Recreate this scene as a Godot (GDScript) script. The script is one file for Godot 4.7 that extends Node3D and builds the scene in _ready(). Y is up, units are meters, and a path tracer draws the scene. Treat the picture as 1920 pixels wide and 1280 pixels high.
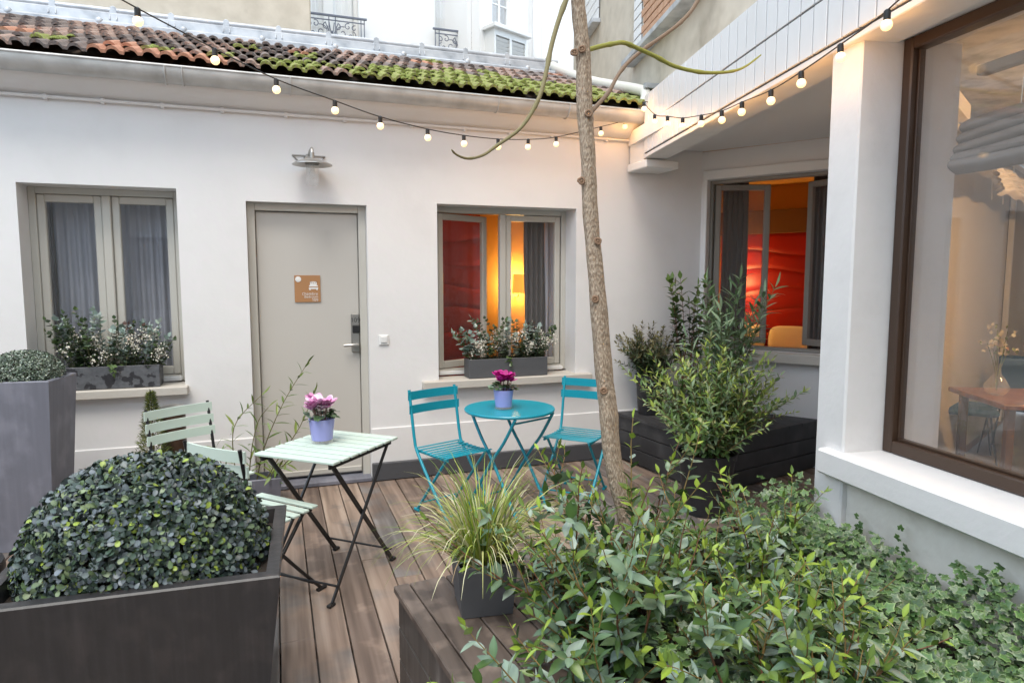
extends Node3D

# A hotel courtyard: white single-storey annex with a tiled roof, café tables, planters, a raised bed and string lights.
const EYE := Vector3(0, 1.58, 5.157)
const FOCAL := 1250.0            # of the 1920 x 1280 photograph
var rng := RandomNumberGenerator.new()
var M := {}
var taken := {}
var boxes := {}
var right_axis: Vector3
var up_axis: Vector3
var fore_axis: Vector3

# ---------------------------------------------------------------- mesh builder
class MB:
	var v := PackedVector3Array()
	var n := PackedVector3Array()
	var c := PackedColorArray()
	var ix := PackedInt32Array()
	var col := Color(1, 1, 1)
	func tri(a: Vector3, b: Vector3, d: Vector3) -> void:
		var nn := (b - a).cross(d - a).normalized()
		var k := v.size()
		for p in [a, b, d]:
			v.append(p); n.append(nn); c.append(col)
		ix.append_array([k, k + 2, k + 1])
	func quad(a: Vector3, b: Vector3, d: Vector3, e: Vector3) -> void:
		var nn := (d - a).cross(e - b).normalized()
		var k := v.size()
		for p in [a, b, d, e]:
			v.append(p); n.append(nn); c.append(col)
		ix.append_array([k, k + 2, k + 1, k, k + 3, k + 2])
	func quad_out(a: Vector3, b: Vector3, d: Vector3, e: Vector3, out: Vector3) -> void:
		if (d - a).cross(e - b).dot(out) < 0: quad(a, e, d, b)
		else: quad(a, b, d, e)
	func tri_out(a: Vector3, b: Vector3, d: Vector3, out: Vector3) -> void:
		if (b - a).cross(d - a).dot(out) < 0: tri(a, d, b)
		else: tri(a, b, d)
	func grid(rows: Array, closed := false, flip := false) -> void:
		var R := rows.size()
		var C: int = rows[0].size()
		var k := v.size()
		var nn := PackedVector3Array()
		nn.resize(R * C)
		var CC := C if closed else C - 1
		for i in R - 1:
			for j in CC:
				var j2 := (j + 1) % C
				var a: Vector3 = rows[i][j]
				var b: Vector3 = rows[i][j2]
				var d: Vector3 = rows[i + 1][j]
				var e: Vector3 = rows[i + 1][j2]
				var q := (e - a).cross(d - b)
				if flip: q = -q
				nn[i * C + j] += q; nn[i * C + j2] += q; nn[(i + 1) * C + j] += q; nn[(i + 1) * C + j2] += q
				var k0 := k + i * C + j
				var k1 := k + i * C + j2
				var k2 := k0 + C
				var k3 := k1 + C
				if flip: ix.append_array([k0, k1, k3, k0, k3, k2])
				else: ix.append_array([k0, k3, k1, k0, k2, k3])
		for i in R:
			for j in C:
				v.append(rows[i][j]); c.append(col)
		for q in nn: n.append(q.normalized() if q.length_squared() > 1e-20 else Vector3.UP)
	func tube(path: Array, radii, sides := 8, caps := true) -> void:
		var rows := []
		var t: Vector3 = (path[1] - path[0]).normalized()
		var u := t.cross(Vector3.UP if absf(t.y) < 0.9 else Vector3.RIGHT).normalized()
		for i in path.size():
			var p: Vector3 = path[i]
			var a: Vector3 = path[maxi(i - 1, 0)]
			var b: Vector3 = path[mini(i + 1, path.size() - 1)]
			t = (b - a).normalized()
			u = (u - t * u.dot(t)).normalized()
			var w := t.cross(u)
			var r: float = radii[i] if radii is Array else radii
			var ring := PackedVector3Array()
			for j in sides:
				var an := TAU * j / sides
				ring.append(p + (u * cos(an) + w * sin(an)) * r)
			rows.append(ring)
		grid(rows, true)
		if caps:
			for e in [0, path.size() - 1]:
				var out: Vector3 = (path[0] - path[1]) if e == 0 else (path[e] - path[e - 1])
				for j in range(1, sides - 1): tri_out(rows[e][0], rows[e][j], rows[e][j + 1], out)
	func lathe(prof: Array, sides := 20, o := Vector3.ZERO) -> void:
		var start := 0
		for i in range(1, prof.size()):
			var brk := i == prof.size() - 1
			if not brk:
				var d1: Vector2 = (prof[i] - prof[i - 1]).normalized()
				var d2: Vector2 = (prof[i + 1] - prof[i]).normalized()
				brk = d1.dot(d2) < 0.75
			if brk:
				var rows := []
				for q in range(start, i + 1):
					var ring := PackedVector3Array()
					for j in sides:
						var an := TAU * j / sides
						ring.append(o + Vector3(prof[q].x * cos(an), prof[q].y, -prof[q].x * sin(an)))
					rows.append(ring)
				grid(rows, true)
				start = i
	func box(xf: Transform3D, s: Vector3, bev := 0.0) -> void:
		var h := s * 0.5
		bev = minf(bev, minf(h.x, minf(h.y, h.z)) * 0.9)
		var P := func(sg: Vector3, ax: int) -> Vector3:
			var p := Vector3(sg.x * h.x, sg.y * h.y, sg.z * h.z)
			for k in 3:
				if k != ax: p[k] -= sg[k] * bev
			return xf * p
		for ax in 3:
			var b := (ax + 1) % 3
			var d := (ax + 2) % 3
			for s1 in [-1.0, 1.0]:
				var q := []
				for e in [[-1.0, -1.0], [1.0, -1.0], [1.0, 1.0], [-1.0, 1.0]]:
					var sg := Vector3.ZERO
					sg[ax] = s1; sg[b] = e[0]; sg[d] = e[1]
					q.append(P.call(sg, ax))
				var o := Vector3.ZERO
				o[ax] = s1
				quad_out(q[0], q[1], q[2], q[3], xf.basis * o)
			if bev > 0:
				for s1 in [-1.0, 1.0]:
					for s2 in [-1.0, 1.0]:
						var a := Vector3.ZERO
						a[b] = s1; a[d] = s2
						var a0 := a
						var a1 := a
						a0[ax] = -1.0; a1[ax] = 1.0
						quad_out(P.call(a0, b), P.call(a1, b), P.call(a1, d), P.call(a0, d), xf.basis * a)
		if bev > 0:
			for x in [-1.0, 1.0]:
				for y in [-1.0, 1.0]:
					for z in [-1.0, 1.0]:
						var sg := Vector3(x, y, z)
						tri_out(P.call(sg, 0), P.call(sg, 1), P.call(sg, 2), xf.basis * sg)
	func bx(a: Vector3, b: Vector3, bev := 0.0) -> void:
		box(Transform3D(Basis(), (a + b) * 0.5), (b - a).abs(), bev)
	func bar(a: Vector3, b: Vector3, w: float, t: float, bev := 0.0, up := Vector3.UP) -> void:
		var z := (b - a).normalized()
		if absf(z.dot(up)) > 0.99: up = Vector3.RIGHT
		var x := up.cross(z).normalized()
		box(Transform3D(Basis(x, z.cross(x), z), (a + b) * 0.5), Vector3(w, t, a.distance_to(b)), bev)
	func prism(poly: PackedVector2Array, y0: float, y1: float) -> void:   # poly is in x, z
		var mid := Vector2.ZERO
		for p in poly: mid += p
		mid /= poly.size()
		for i in poly.size():
			var a := poly[i]
			var b := poly[(i + 1) % poly.size()]
			var e := Vector2(b.y - a.y, a.x - b.x)
			if e.dot((a + b) * 0.5 - mid) < 0: e = -e
			quad_out(Vector3(a.x, y0, a.y), Vector3(b.x, y0, b.y), Vector3(b.x, y1, b.y), Vector3(a.x, y1, a.y), Vector3(e.x, 0, e.y))
		var t := Geometry2D.triangulate_polygon(poly)
		for k in range(0, t.size(), 3):
			for yy in [[y0, -1.0], [y1, 1.0]]:
				var q := []
				for m in 3: q.append(Vector3(poly[t[k + m]].x, yy[0], poly[t[k + m]].y))
				tri_out(q[0], q[1], q[2], Vector3(0, yy[1], 0))
	func wall(x0: float, x1: float, y0: float, y1: float, holes: Array, depth: float) -> void:   # front at z = 0; holes are [x0, y0, x1, y1]
		var xs := [x0, x1]
		var ys := [y0, y1]
		for h in holes:
			xs.append_array([h[0], h[2]]); ys.append_array([h[1], h[3]])
		xs.sort(); ys.sort()
		for i in xs.size() - 1:
			for j in ys.size() - 1:
				if xs[i + 1] - xs[i] < 1e-5 or ys[j + 1] - ys[j] < 1e-5: continue
				var mx: float = (xs[i] + xs[i + 1]) * 0.5
				var my: float = (ys[j] + ys[j + 1]) * 0.5
				var open := false
				for h in holes:
					if mx > h[0] and mx < h[2] and my > h[1] and my < h[3]: open = true
				if open: continue
				quad(Vector3(xs[i], ys[j], 0), Vector3(xs[i + 1], ys[j], 0), Vector3(xs[i + 1], ys[j + 1], 0), Vector3(xs[i], ys[j + 1], 0))
				quad(Vector3(xs[i + 1], ys[j], -depth), Vector3(xs[i], ys[j], -depth), Vector3(xs[i], ys[j + 1], -depth), Vector3(xs[i + 1], ys[j + 1], -depth))
		var around := holes.duplicate()
		for k in around.size() + 1:
			var h = around[k] if k < around.size() else [x0, y0, x1, y1]
			var sgn := 1.0 if k < around.size() else -1.0
			var q := [Vector2(h[0], h[1]), Vector2(h[2], h[1]), Vector2(h[2], h[3]), Vector2(h[0], h[3])]
			var o := [Vector3.UP, Vector3.LEFT, Vector3.DOWN, Vector3.RIGHT]
			for e in 4:
				var a: Vector2 = q[e]
				var b: Vector2 = q[(e + 1) % 4]
				quad_out(Vector3(a.x, a.y, 0), Vector3(b.x, b.y, 0), Vector3(b.x, b.y, -depth), Vector3(a.x, a.y, -depth), o[e] * sgn)
	func sphere(o: Vector3, r: Vector3, rings := 8, sides := 12, from := -PI / 2, to := PI / 2) -> void:
		var rows := []
		for i in rings + 1:
			var la := lerpf(from, to, float(i) / rings)
			var ring := PackedVector3Array()
			for j in sides:
				var an := TAU * j / sides
				ring.append(o + Vector3(r.x * cos(la) * cos(an), r.y * sin(la), -r.z * cos(la) * sin(an)))
			rows.append(ring)
		grid(rows, true)
	func put(t: Dictionary, xf: Transform3D, tint: Color) -> void:
		var k := v.size()
		var tv: PackedVector3Array = t.v
		var tn: PackedVector3Array = t.n
		var tc: PackedColorArray = t.c
		var nb := xf.basis
		for i in tv.size():
			v.append(xf * tv[i])
			n.append((nb * tn[i]).normalized())
			c.append(tint * tc[i])
		var ti: PackedInt32Array = t.i
		for q in ti: ix.append(q + k)
	func mesh() -> ArrayMesh:
		var a := []
		a.resize(Mesh.ARRAY_MAX)
		a[Mesh.ARRAY_VERTEX] = v
		a[Mesh.ARRAY_NORMAL] = n
		a[Mesh.ARRAY_COLOR] = c
		a[Mesh.ARRAY_INDEX] = ix
		var m := ArrayMesh.new()
		m.add_surface_from_arrays(Mesh.PRIMITIVE_TRIANGLES, a)
		return m

# ---------------------------------------------------------------- things and parts
func numbered(called: String) -> String:
	taken[called] = taken.get(called, -1) + 1
	return called if taken[called] == 0 else "%s_%03d" % [called, taken[called]]

func tag(o: Node3D, label: String, category: String, group := "") -> Node3D:
	o.set_meta("label", label)
	o.set_meta("category", category)
	if group != "": o.set_meta("group", group)
	return o

func thing(called: String, label: String, category: String, at := Vector3.ZERO, turn := 0.0, group := "") -> Node3D:
	var o := Node3D.new()
	o.name = numbered(called)
	add_child(o)
	o.position = at
	o.rotation.y = turn
	return tag(o, label, category, group)

func part(parent: Node, called: String, mesh: Mesh, m: Material, xf := Transform3D()) -> MeshInstance3D:
	var o := MeshInstance3D.new()
	o.name = called
	o.mesh = mesh
	o.material_override = m
	o.transform = xf
	o.cast_shadow = GeometryInstance3D.SHADOW_CASTING_SETTING_ON
	parent.add_child(o, true)
	return o

func copy(o: Node3D, at: Vector3, turn: float, label := "") -> Node3D:
	var r: Node3D = o.duplicate()
	r.name = numbered(String(o.name))
	add_child(r)
	r.position = at
	r.rotation.y = turn
	if label != "": r.set_meta("label", label)
	return r

func structure(called: String) -> Node3D:
	var o := Node3D.new()
	o.name = called
	add_child(o)
	o.set_meta("kind", "structure")
	return o

func at(p: Vector3) -> Transform3D: return Transform3D(Basis(), p)
func boxm(s: Vector3, bev := 0.0) -> ArrayMesh:
	var key := "%.4f %.4f %.4f %.4f" % [s.x, s.y, s.z, bev]
	if not boxes.has(key):
		var b := MB.new()
		b.box(Transform3D(), s, bev)
		boxes[key] = b.mesh()
	return boxes[key]
func bxp(parent: Node, called: String, a: Vector3, b: Vector3, m: Material, bev := 0.0) -> MeshInstance3D:
	return part(parent, called, boxm((b - a).abs(), bev), m, at((a + b) * 0.5))
func rnd(a: float, b: float) -> float: return rng.randf_range(a, b)
func rdir() -> Vector3:
	return Vector3(rng.randfn(), rng.randfn(), rng.randfn()).normalized()
func frame(d: Vector3, up: Vector3) -> Basis:   # z along d, y near up
	var z := d.normalized()
	var x := up.cross(z)
	if x.length() < 0.01: x = Vector3(0.3, 0.1, 1).cross(z)
	x = x.normalized()
	return Basis(x, z.cross(x), z)
func seen(px: float, py: float, depth: float) -> Vector3:   # the point at that depth behind a pixel of the photograph
	return EYE + (fore_axis + right_axis * ((px - 960.0) / FOCAL) - up_axis * ((py - 640.0) / FOCAL)) * depth
func smooth_path(p: Array, per := 4) -> Array:
	var o := []
	for i in p.size() - 1:
		var a = p[maxi(i - 1, 0)]
		var d = p[mini(i + 2, p.size() - 1)]
		for k in per: o.append(p[i].cubic_interpolate(p[i + 1], a, d, float(k) / per))
	o.append(p[-1])
	return o

# ---------------------------------------------------------------- textures and materials
func noise_img(w: int, h: int, freq: float, oct: int, sd: int, cell := false) -> Image:
	var f := FastNoiseLite.new()
	f.seed = sd
	f.frequency = freq
	f.noise_type = FastNoiseLite.TYPE_CELLULAR if cell else FastNoiseLite.TYPE_SIMPLEX_SMOOTH
	f.fractal_type = FastNoiseLite.FRACTAL_FBM
	f.fractal_octaves = oct
	var im := f.get_seamless_image(w, h)
	im.convert(Image.FORMAT_L8)
	return im

func lut(stops: Array) -> PackedByteArray:
	var o := PackedByteArray()
	for i in 256:
		var t := i / 255.0
		var c: Color = stops[-1][1]
		for k in stops.size() - 1:
			if t <= stops[k + 1][0]:
				c = stops[k][1].lerp(stops[k + 1][1], clampf((t - stops[k][0]) / maxf(1e-5, stops[k + 1][0] - stops[k][0]), 0, 1))
				break
		c = c.linear_to_srgb()
		o.append_array([c.r8, c.g8, c.b8])
	return o

func tint_tex(im: Image, stops: Array) -> ImageTexture:
	var L := lut(stops)
	var d := im.get_data()
	var o := PackedByteArray()
	o.resize(d.size() * 3)
	for i in d.size():
		var k := d[i] * 3
		o[i * 3] = L[k]; o[i * 3 + 1] = L[k + 1]; o[i * 3 + 2] = L[k + 2]
	return ImageTexture.create_from_image(Image.create_from_data(im.get_width(), im.get_height(), false, Image.FORMAT_RGB8, o))

func streak_img(sd: int, w: int, short: int, freq: float) -> Image:   # grain that runs along v
	var s := noise_img(w, short, freq, 4, sd)
	s.resize(w, w, Image.INTERPOLATE_CUBIC)
	return s

func blend_tex(a: Image, b: Image, sa: Array, sb: Array, lo: float, hi: float) -> ImageTexture:   # a coloured by sa or sb; where b is high, sb
	var A := lut(sa)
	var B := lut(sb)
	var da := a.get_data()
	var db := b.get_data()
	var o := PackedByteArray()
	o.resize(da.size() * 3)
	for i in da.size():
		var w := clampf((db[i] / 255.0 - lo) / (hi - lo), 0, 1)
		var k := da[i] * 3
		for q in 3: o[i * 3 + q] = int(A[k + q] * (1 - w) + B[k + q] * w)
	return ImageTexture.create_from_image(Image.create_from_data(a.get_width(), a.get_height(), false, Image.FORMAT_RGB8, o))

func pbr(called: String, c: Color, rough: float, o := {}) -> StandardMaterial3D:
	var m := StandardMaterial3D.new()
	m.resource_name = called
	m.albedo_color = c.linear_to_srgb()
	m.roughness = rough
	if o.has("tex"):
		m.albedo_texture = o.tex
		m.uv1_triplanar = true
		m.uv1_world_triplanar = not o.get("local", false)
		m.uv1_scale = o.get("scale", Vector3.ONE)
	if o.has("bump"):
		m.heightmap_enabled = true
		m.heightmap_texture = o.bump
		m.heightmap_scale = o.get("cm", 0.1)
		m.uv1_triplanar = true
		m.uv1_world_triplanar = not o.get("local", false)
		m.uv1_scale = o.get("scale", Vector3.ONE)
	m.metallic = o.get("metal", 0.0)
	if o.has("spec"): m.metallic_specular = o.spec
	if o.has("vc"): m.vertex_color_use_as_albedo = true
	if o.has("back"):
		m.backlight_enabled = true
		m.backlight = o.back
		m.cull_mode = BaseMaterial3D.CULL_DISABLED
	if o.has("glow"):
		m.emission_enabled = true
		m.emission = o.glow
		m.emission_energy_multiplier = o.get("power", 1.0)
	if o.has("alpha"):
		m.transparency = BaseMaterial3D.TRANSPARENCY_ALPHA
		m.albedo_color.a = o.alpha
	M[called] = m
	return m

func make_materials() -> void:
	var G := func(x: float) -> Color: return Color(x, x, x)
	var fine := noise_img(512, 512, 0.03, 5, 3)
	var coarse := noise_img(512, 512, 0.006, 5, 7)
	var fineT := ImageTexture.create_from_image(fine)
	var pl := tint_tex(coarse, [[0.0, Color(0.715, 0.705, 0.7)], [0.35, Color(0.755, 0.745, 0.74)], [1.0, Color(0.775, 0.765, 0.76)]])
	pbr("plaster", Color.WHITE, 0.85, {"tex": pl, "scale": Vector3.ONE * 0.45, "bump": fineT, "cm": 0.12})
	pbr("pillar_plaster", Color(0.98, 0.97, 0.96), 0.8, {"tex": pl, "scale": Vector3.ONE * 1.6, "bump": fineT, "cm": 0.07})
	var dirty := blend_tex(fine, coarse, [[0.0, Color(0.5, 0.48, 0.44)], [1.0, Color(0.64, 0.62, 0.58)]], [[0.0, Color(0.3, 0.28, 0.24)], [1.0, Color(0.52, 0.49, 0.44)]], 0.62, 0.85)
	pbr("rough_render", Color.WHITE, 0.9, {"tex": dirty, "scale": Vector3.ONE * 0.8, "bump": fineT, "cm": 0.5})
	pbr("apron_render", Color.WHITE, 0.85, {"tex": blend_tex(fine, coarse, [[0.0, Color(0.73, 0.69, 0.63)], [1.0, Color(0.79, 0.76, 0.7)]], [[0.0, Color(0.56, 0.52, 0.46)], [1.0, Color(0.74, 0.7, 0.63)]], 0.6, 0.95), "scale": Vector3.ONE * 0.9, "bump": fineT, "cm": 0.15})
	pbr("cream_render", Color(1.0, 0.93, 0.83), 0.9, {"tex": dirty, "scale": Vector3.ONE * 0.3, "bump": fineT, "cm": 0.4})
	pbr("white_render", Color(0.82, 0.82, 0.82), 0.85)
	pbr("sill_stone", Color(0.53, 0.5, 0.45), 0.75, {"bump": fineT, "cm": 0.1})
	pbr("greige_paint", Color(0.52, 0.5, 0.45), 0.42)
	pbr("door_paint", Color(0.53, 0.505, 0.465), 0.4, {"bump": fineT, "cm": 0.02, "scale": Vector3.ONE * 0.7})
	pbr("taupe_paint", Color(0.24, 0.225, 0.2), 0.45)
	pbr("white_paint", Color(0.75, 0.75, 0.74), 0.5)
	pbr("skirting_paint", Color(0.07, 0.072, 0.08), 0.6, {"bump": fineT, "cm": 0.1})
	pbr("ceiling_paint", Color(0.75, 0.73, 0.72), 0.85)
	pbr("white_tile", Color(0.72, 0.73, 0.74), 0.25)
	pbr("grout", Color(0.11, 0.105, 0.1), 0.9)
	pbr("zinc", Color.WHITE, 0.5, {"tex": tint_tex(noise_img(512, 512, 0.01, 5, 21), [[0.0, Color(0.3, 0.32, 0.35)], [0.5, Color(0.5, 0.52, 0.55)], [1.0, Color(0.62, 0.63, 0.65)]]), "metal": 0.35})
	pbr("gutter_zinc", Color.WHITE, 0.42, {"tex": tint_tex(noise_img(512, 512, 0.012, 5, 22), [[0.0, Color(0.4, 0.395, 0.38)], [0.6, Color(0.54, 0.535, 0.52)], [1.0, Color(0.62, 0.61, 0.59)]]), "metal": 0.3})
	pbr("drain_plastic", Color(0.6, 0.58, 0.52), 0.5)
	# roof tiles: fired clay, weathered clay, lichen and moss
	var spots := noise_img(512, 512, 0.02, 5, 31)
	var spots2 := noise_img(512, 512, 0.035, 4, 32)
	pbr("tile_new", Color.WHITE, 0.8, {"tex": tint_tex(spots, [[0.0, Color(0.34, 0.15, 0.09)], [0.6, Color(0.48, 0.23, 0.145)], [1.0, Color(0.56, 0.32, 0.22)]]), "scale": Vector3.ONE * 2.5})
	pbr("tile_old", Color.WHITE, 0.9, {"tex": blend_tex(spots, spots2, [[0.0, Color(0.32, 0.18, 0.135)], [1.0, Color(0.5, 0.33, 0.26)]], [[0.0, Color(0.12, 0.105, 0.095)], [1.0, Color(0.3, 0.26, 0.235)]], 0.42, 0.66), "scale": Vector3.ONE * 2.5, "bump": fineT, "cm": 0.3})
	pbr("tile_dark", Color.WHITE, 0.95, {"tex": blend_tex(spots2, spots, [[0.0, Color(0.085, 0.073, 0.07)], [1.0, Color(0.25, 0.21, 0.195)]], [[0.0, Color(0.2, 0.12, 0.09)], [1.0, Color(0.3, 0.22, 0.18)]], 0.55, 0.75), "scale": Vector3.ONE * 2.5, "bump": fineT, "cm": 0.3})
	pbr("tile_mossy", Color.WHITE, 0.95, {"tex": blend_tex(spots, spots2, [[0.0, Color(0.13, 0.16, 0.03)], [1.0, Color(0.36, 0.42, 0.09)]], [[0.0, Color(0.17, 0.125, 0.09)], [1.0, Color(0.33, 0.26, 0.18)]], 0.52, 0.68), "scale": Vector3.ONE * 2.5, "bump": fineT, "cm": 0.5})
	pbr("moss", Color.WHITE, 1.0, {"tex": tint_tex(spots2, [[0.0, Color(0.08, 0.1, 0.02)], [0.5, Color(0.21, 0.25, 0.06)], [1.0, Color(0.38, 0.42, 0.14)]]), "scale": Vector3.ONE * 6.0, "bump": fineT, "cm": 0.8})
	# wood
	var grain := streak_img(41, 512, 20, 0.05)
	var grain2 := streak_img(42, 512, 28, 0.04)
	var blot := noise_img(512, 512, 0.007, 5, 43)
	var blot2 := noise_img(512, 512, 0.012, 5, 44)
	var gt := ImageTexture.create_from_image(grain)
	var brown := [[0.0, Color(0.15, 0.105, 0.08)], [0.45, Color(0.255, 0.185, 0.145)], [1.0, Color(0.38, 0.295, 0.24)]]
	var brown2 := [[0.0, Color(0.18, 0.13, 0.1)], [0.45, Color(0.31, 0.23, 0.18)], [1.0, Color(0.44, 0.35, 0.285)]]
	var grey := [[0.0, Color(0.09, 0.078, 0.072)], [0.5, Color(0.16, 0.14, 0.13)], [1.0, Color(0.26, 0.235, 0.225)]]
	var dark := [[0.0, Color(0.09, 0.063, 0.05)], [0.5, Color(0.16, 0.115, 0.092)], [1.0, Color(0.25, 0.19, 0.158)]]
	var S := Vector3(0.66, 0.66, 0.66)
	pbr("deck_brown", Color.WHITE, 0.55, {"tex": blend_tex(grain, blot, brown, grey, 0.55, 1.0), "scale": S, "bump": gt, "cm": 0.12})
	pbr("deck_tan", Color.WHITE, 0.55, {"tex": blend_tex(grain2, blot2, brown2, grey, 0.55, 1.0), "scale": S, "bump": gt, "cm": 0.12})
	pbr("deck_grey", Color.WHITE, 0.5, {"tex": blend_tex(grain2, blot, grey, dark, 0.45, 0.7), "scale": S, "bump": gt, "cm": 0.12})
	pbr("deck_dark", Color.WHITE, 0.5, {"tex": blend_tex(grain, blot2, dark, brown, 0.55, 0.8), "scale": S, "bump": gt, "cm": 0.12})
	pbr("bench_wood", Color.WHITE, 0.5, {"tex": blend_tex(grain2, blot2, [[0.0, Color(0.05, 0.036, 0.03)], [1.0, Color(0.15, 0.115, 0.095)]], [[0.0, Color(0.1, 0.075, 0.06)], [1.0, Color(0.25, 0.19, 0.155)]], 0.5, 0.7), "scale": S, "bump": gt, "cm": 0.1})
	pbr("bench_side", Color.WHITE, 0.5, {"tex": blend_tex(streak_img(47, 512, 20, 0.05), blot, [[0.0, Color(0.04, 0.034, 0.03)], [1.0, Color(0.11, 0.095, 0.085)]], grey, 0.6, 0.9), "scale": S})
	pbr("platform_wood", Color.WHITE, 0.6, {"tex": tint_tex(blot, [[0.0, Color(0.022, 0.022, 0.024)], [0.5, Color(0.04, 0.04, 0.043)], [1.0, Color(0.075, 0.073, 0.073)]]), "scale": S, "bump": gt, "cm": 0.1})
	pbr("table_wood", Color.WHITE, 0.3, {"tex": tint_tex(grain, [[0.0, Color(0.16, 0.06, 0.03)], [1.0, Color(0.34, 0.15, 0.08)]]), "scale": S})
	pbr("room_floor_wood", Color.WHITE, 0.4, {"tex": tint_tex(grain, [[0.0, Color(0.1, 0.06, 0.04)], [1.0, Color(0.26, 0.17, 0.11)]]), "scale": S})
	# bark
	var bark := noise_img(512, 150, 0.05, 5, 51)
	bark.resize(512, 512, Image.INTERPOLATE_CUBIC)
	var bk := blend_tex(bark, blot2, [[0.0, Color(0.15, 0.1, 0.07)], [0.42, Color(0.32, 0.235, 0.165)], [0.58, Color(0.48, 0.38, 0.285)], [1.0, Color(0.6, 0.5, 0.39)]], [[0.0, Color(0.17, 0.115, 0.075)], [0.5, Color(0.31, 0.22, 0.15)], [0.6, Color(0.46, 0.35, 0.245)], [1.0, Color(0.56, 0.44, 0.32)]], 0.5, 0.8)
	pbr("bark", Color.WHITE, 0.9, {"tex": bk, "scale": Vector3(8.0, 5.0, 8.0), "bump": ImageTexture.create_from_image(bark), "cm": 0.9})
	pbr("twig_olive", Color(0.2, 0.17, 0.08), 0.75)
	pbr("twig_brown", Color(0.2, 0.135, 0.09), 0.8)
	pbr("twig_green", Color(0.27, 0.27, 0.05), 0.6)
	pbr("knot", Color(0.24, 0.15, 0.095), 0.95)
	# planters and pots
	pbr("planter_dark", Color.WHITE, 0.42, {"tex": blend_tex(grain, blot2, [[0.0, Color(0.022, 0.022, 0.023)], [0.5, Color(0.027, 0.026, 0.028)], [1.0, Color(0.036, 0.035, 0.037)]], [[0.0, Color(0.033, 0.03, 0.031)], [0.6, Color(0.041, 0.037, 0.038)], [1.0, Color(0.055, 0.05, 0.051)]], 0.45, 0.75), "scale": Vector3(1.2, 0.9, 1.2), "bump": fineT, "cm": 0.1})
	pbr("planter_grey", Color.WHITE, 0.55, {"tex": blend_tex(grain2, blot, [[0.0, Color(0.14, 0.145, 0.178)], [0.5, Color(0.155, 0.16, 0.196)], [1.0, Color(0.175, 0.18, 0.218)]], [[0.0, Color(0.19, 0.195, 0.238)], [0.6, Color(0.21, 0.215, 0.26)], [1.0, Color(0.24, 0.245, 0.29)]], 0.45, 0.8), "scale": Vector3(1.1, 1.0, 1.1), "bump": fineT, "cm": 0.08})
	pbr("box_slate", Color.WHITE, 0.6, {"tex": blend_tex(fine, blot2, [[0.0, Color(0.075, 0.08, 0.09)], [1.0, Color(0.13, 0.135, 0.145)]], [[0.0, Color(0.016, 0.016, 0.02)], [1.0, Color(0.03, 0.03, 0.035)]], 0.52, 0.6), "scale": Vector3(1.6, 1.6, 1.6)})
	pbr("box_grey", Color(0.09, 0.093, 0.1), 0.65, {"bump": fineT, "cm": 0.1})
	pbr("pot_black", Color(0.018, 0.018, 0.02), 0.45)
	pbr("pot_grey", Color(0.09, 0.092, 0.1), 0.5)
	pbr("soil", Color(0.03, 0.022, 0.016), 1.0, {"bump": fineT, "cm": 1.5})
	pbr("lavender_glaze", Color(0.33, 0.34, 0.68), 0.12)
	pbr("clear_glass", Color(0.85, 0.87, 0.86), 0.03, {"alpha": 0.17})
	pbr("pane", Color(1, 1, 1), 0.01, {"alpha": 0.03})
	# furniture
	pbr("mint_paint", Color(0.56, 0.67, 0.6), 0.45)
	pbr("black_steel", Color(0.014, 0.013, 0.014), 0.35)
	pbr("teal_paint", Color(0.01, 0.3, 0.4), 0.3)
	pbr("steel", Color(0.55, 0.54, 0.52), 0.3, {"metal": 0.9})
	pbr("dull_steel", Color(0.34, 0.33, 0.31), 0.45, {"metal": 0.8})
	pbr("iron", Color(0.15, 0.165, 0.21), 0.5)  # lightened to grey-blue, the haze of distance is put into the colour
	pbr("black_plastic", Color(0.012, 0.012, 0.013), 0.5)
	pbr("cork", Color(0.4, 0.2, 0.085), 0.7)
	pbr("white_print", Color(0.78, 0.77, 0.75), 0.6)
	pbr("dark_print", Color(0.03, 0.03, 0.03), 0.5)
	pbr("brown_bronze", Color(0.055, 0.03, 0.018), 0.35)
	pbr("bulb_lit", Color(1, 0.9, 0.75), 0.2, {"glow": Color(1, 0.8, 0.5), "power": 0.62})
	pbr("lamp_shade_lit", Color(0.9, 0.75, 0.4), 0.8, {"glow": Color(1.0, 0.6, 0.16), "power": 0.42})
	# leaves: colours come from the vertices
	pbr("leaf", Color.WHITE, 0.38, {"vc": true, "back": Color(0.14, 0.18, 0.06)})
	pbr("leaf_waxy", Color.WHITE, 0.45, {"vc": true, "back": Color(0.1, 0.12, 0.05)})
	pbr("leaf_matt", Color.WHITE, 0.6, {"vc": true, "back": Color(0.3, 0.32, 0.15)})
	pbr("petal", Color.WHITE, 0.6, {"vc": true, "back": Color(0.5, 0.3, 0.45)})
	pbr("stem", Color.WHITE, 0.7, {"vc": true})
	# interiors
	pbr("red_leather", Color(0.34, 0.01, 0.008), 0.42)
	pbr("ochre_wall", Color(0.62, 0.38, 0.12), 0.9)
	pbr("brown_wall", Color(0.18, 0.1, 0.05), 0.9)
	pbr("curtain_dark", Color(0.11, 0.1, 0.095), 0.95)
	pbr("curtain_sheer", Color(0.36, 0.37, 0.42), 0.95, {"back": Color(0.5, 0.5, 0.5)})
	pbr("linen", Color(0.75, 0.7, 0.6), 0.9)
	pbr("dining_wall", Color(0.5, 0.47, 0.42), 0.9)
	pbr("blind_grey", Color(0.24, 0.22, 0.2), 0.95)
	pbr("blind_white", Color(0.72, 0.68, 0.62), 0.9)
	pbr("brick", Color.WHITE, 0.9, {"tex": tint_tex(spots, [[0.0, Color(0.42, 0.22, 0.13)], [1.0, Color(0.6, 0.38, 0.26)]]), "scale": Vector3.ONE * 1.5})

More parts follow.
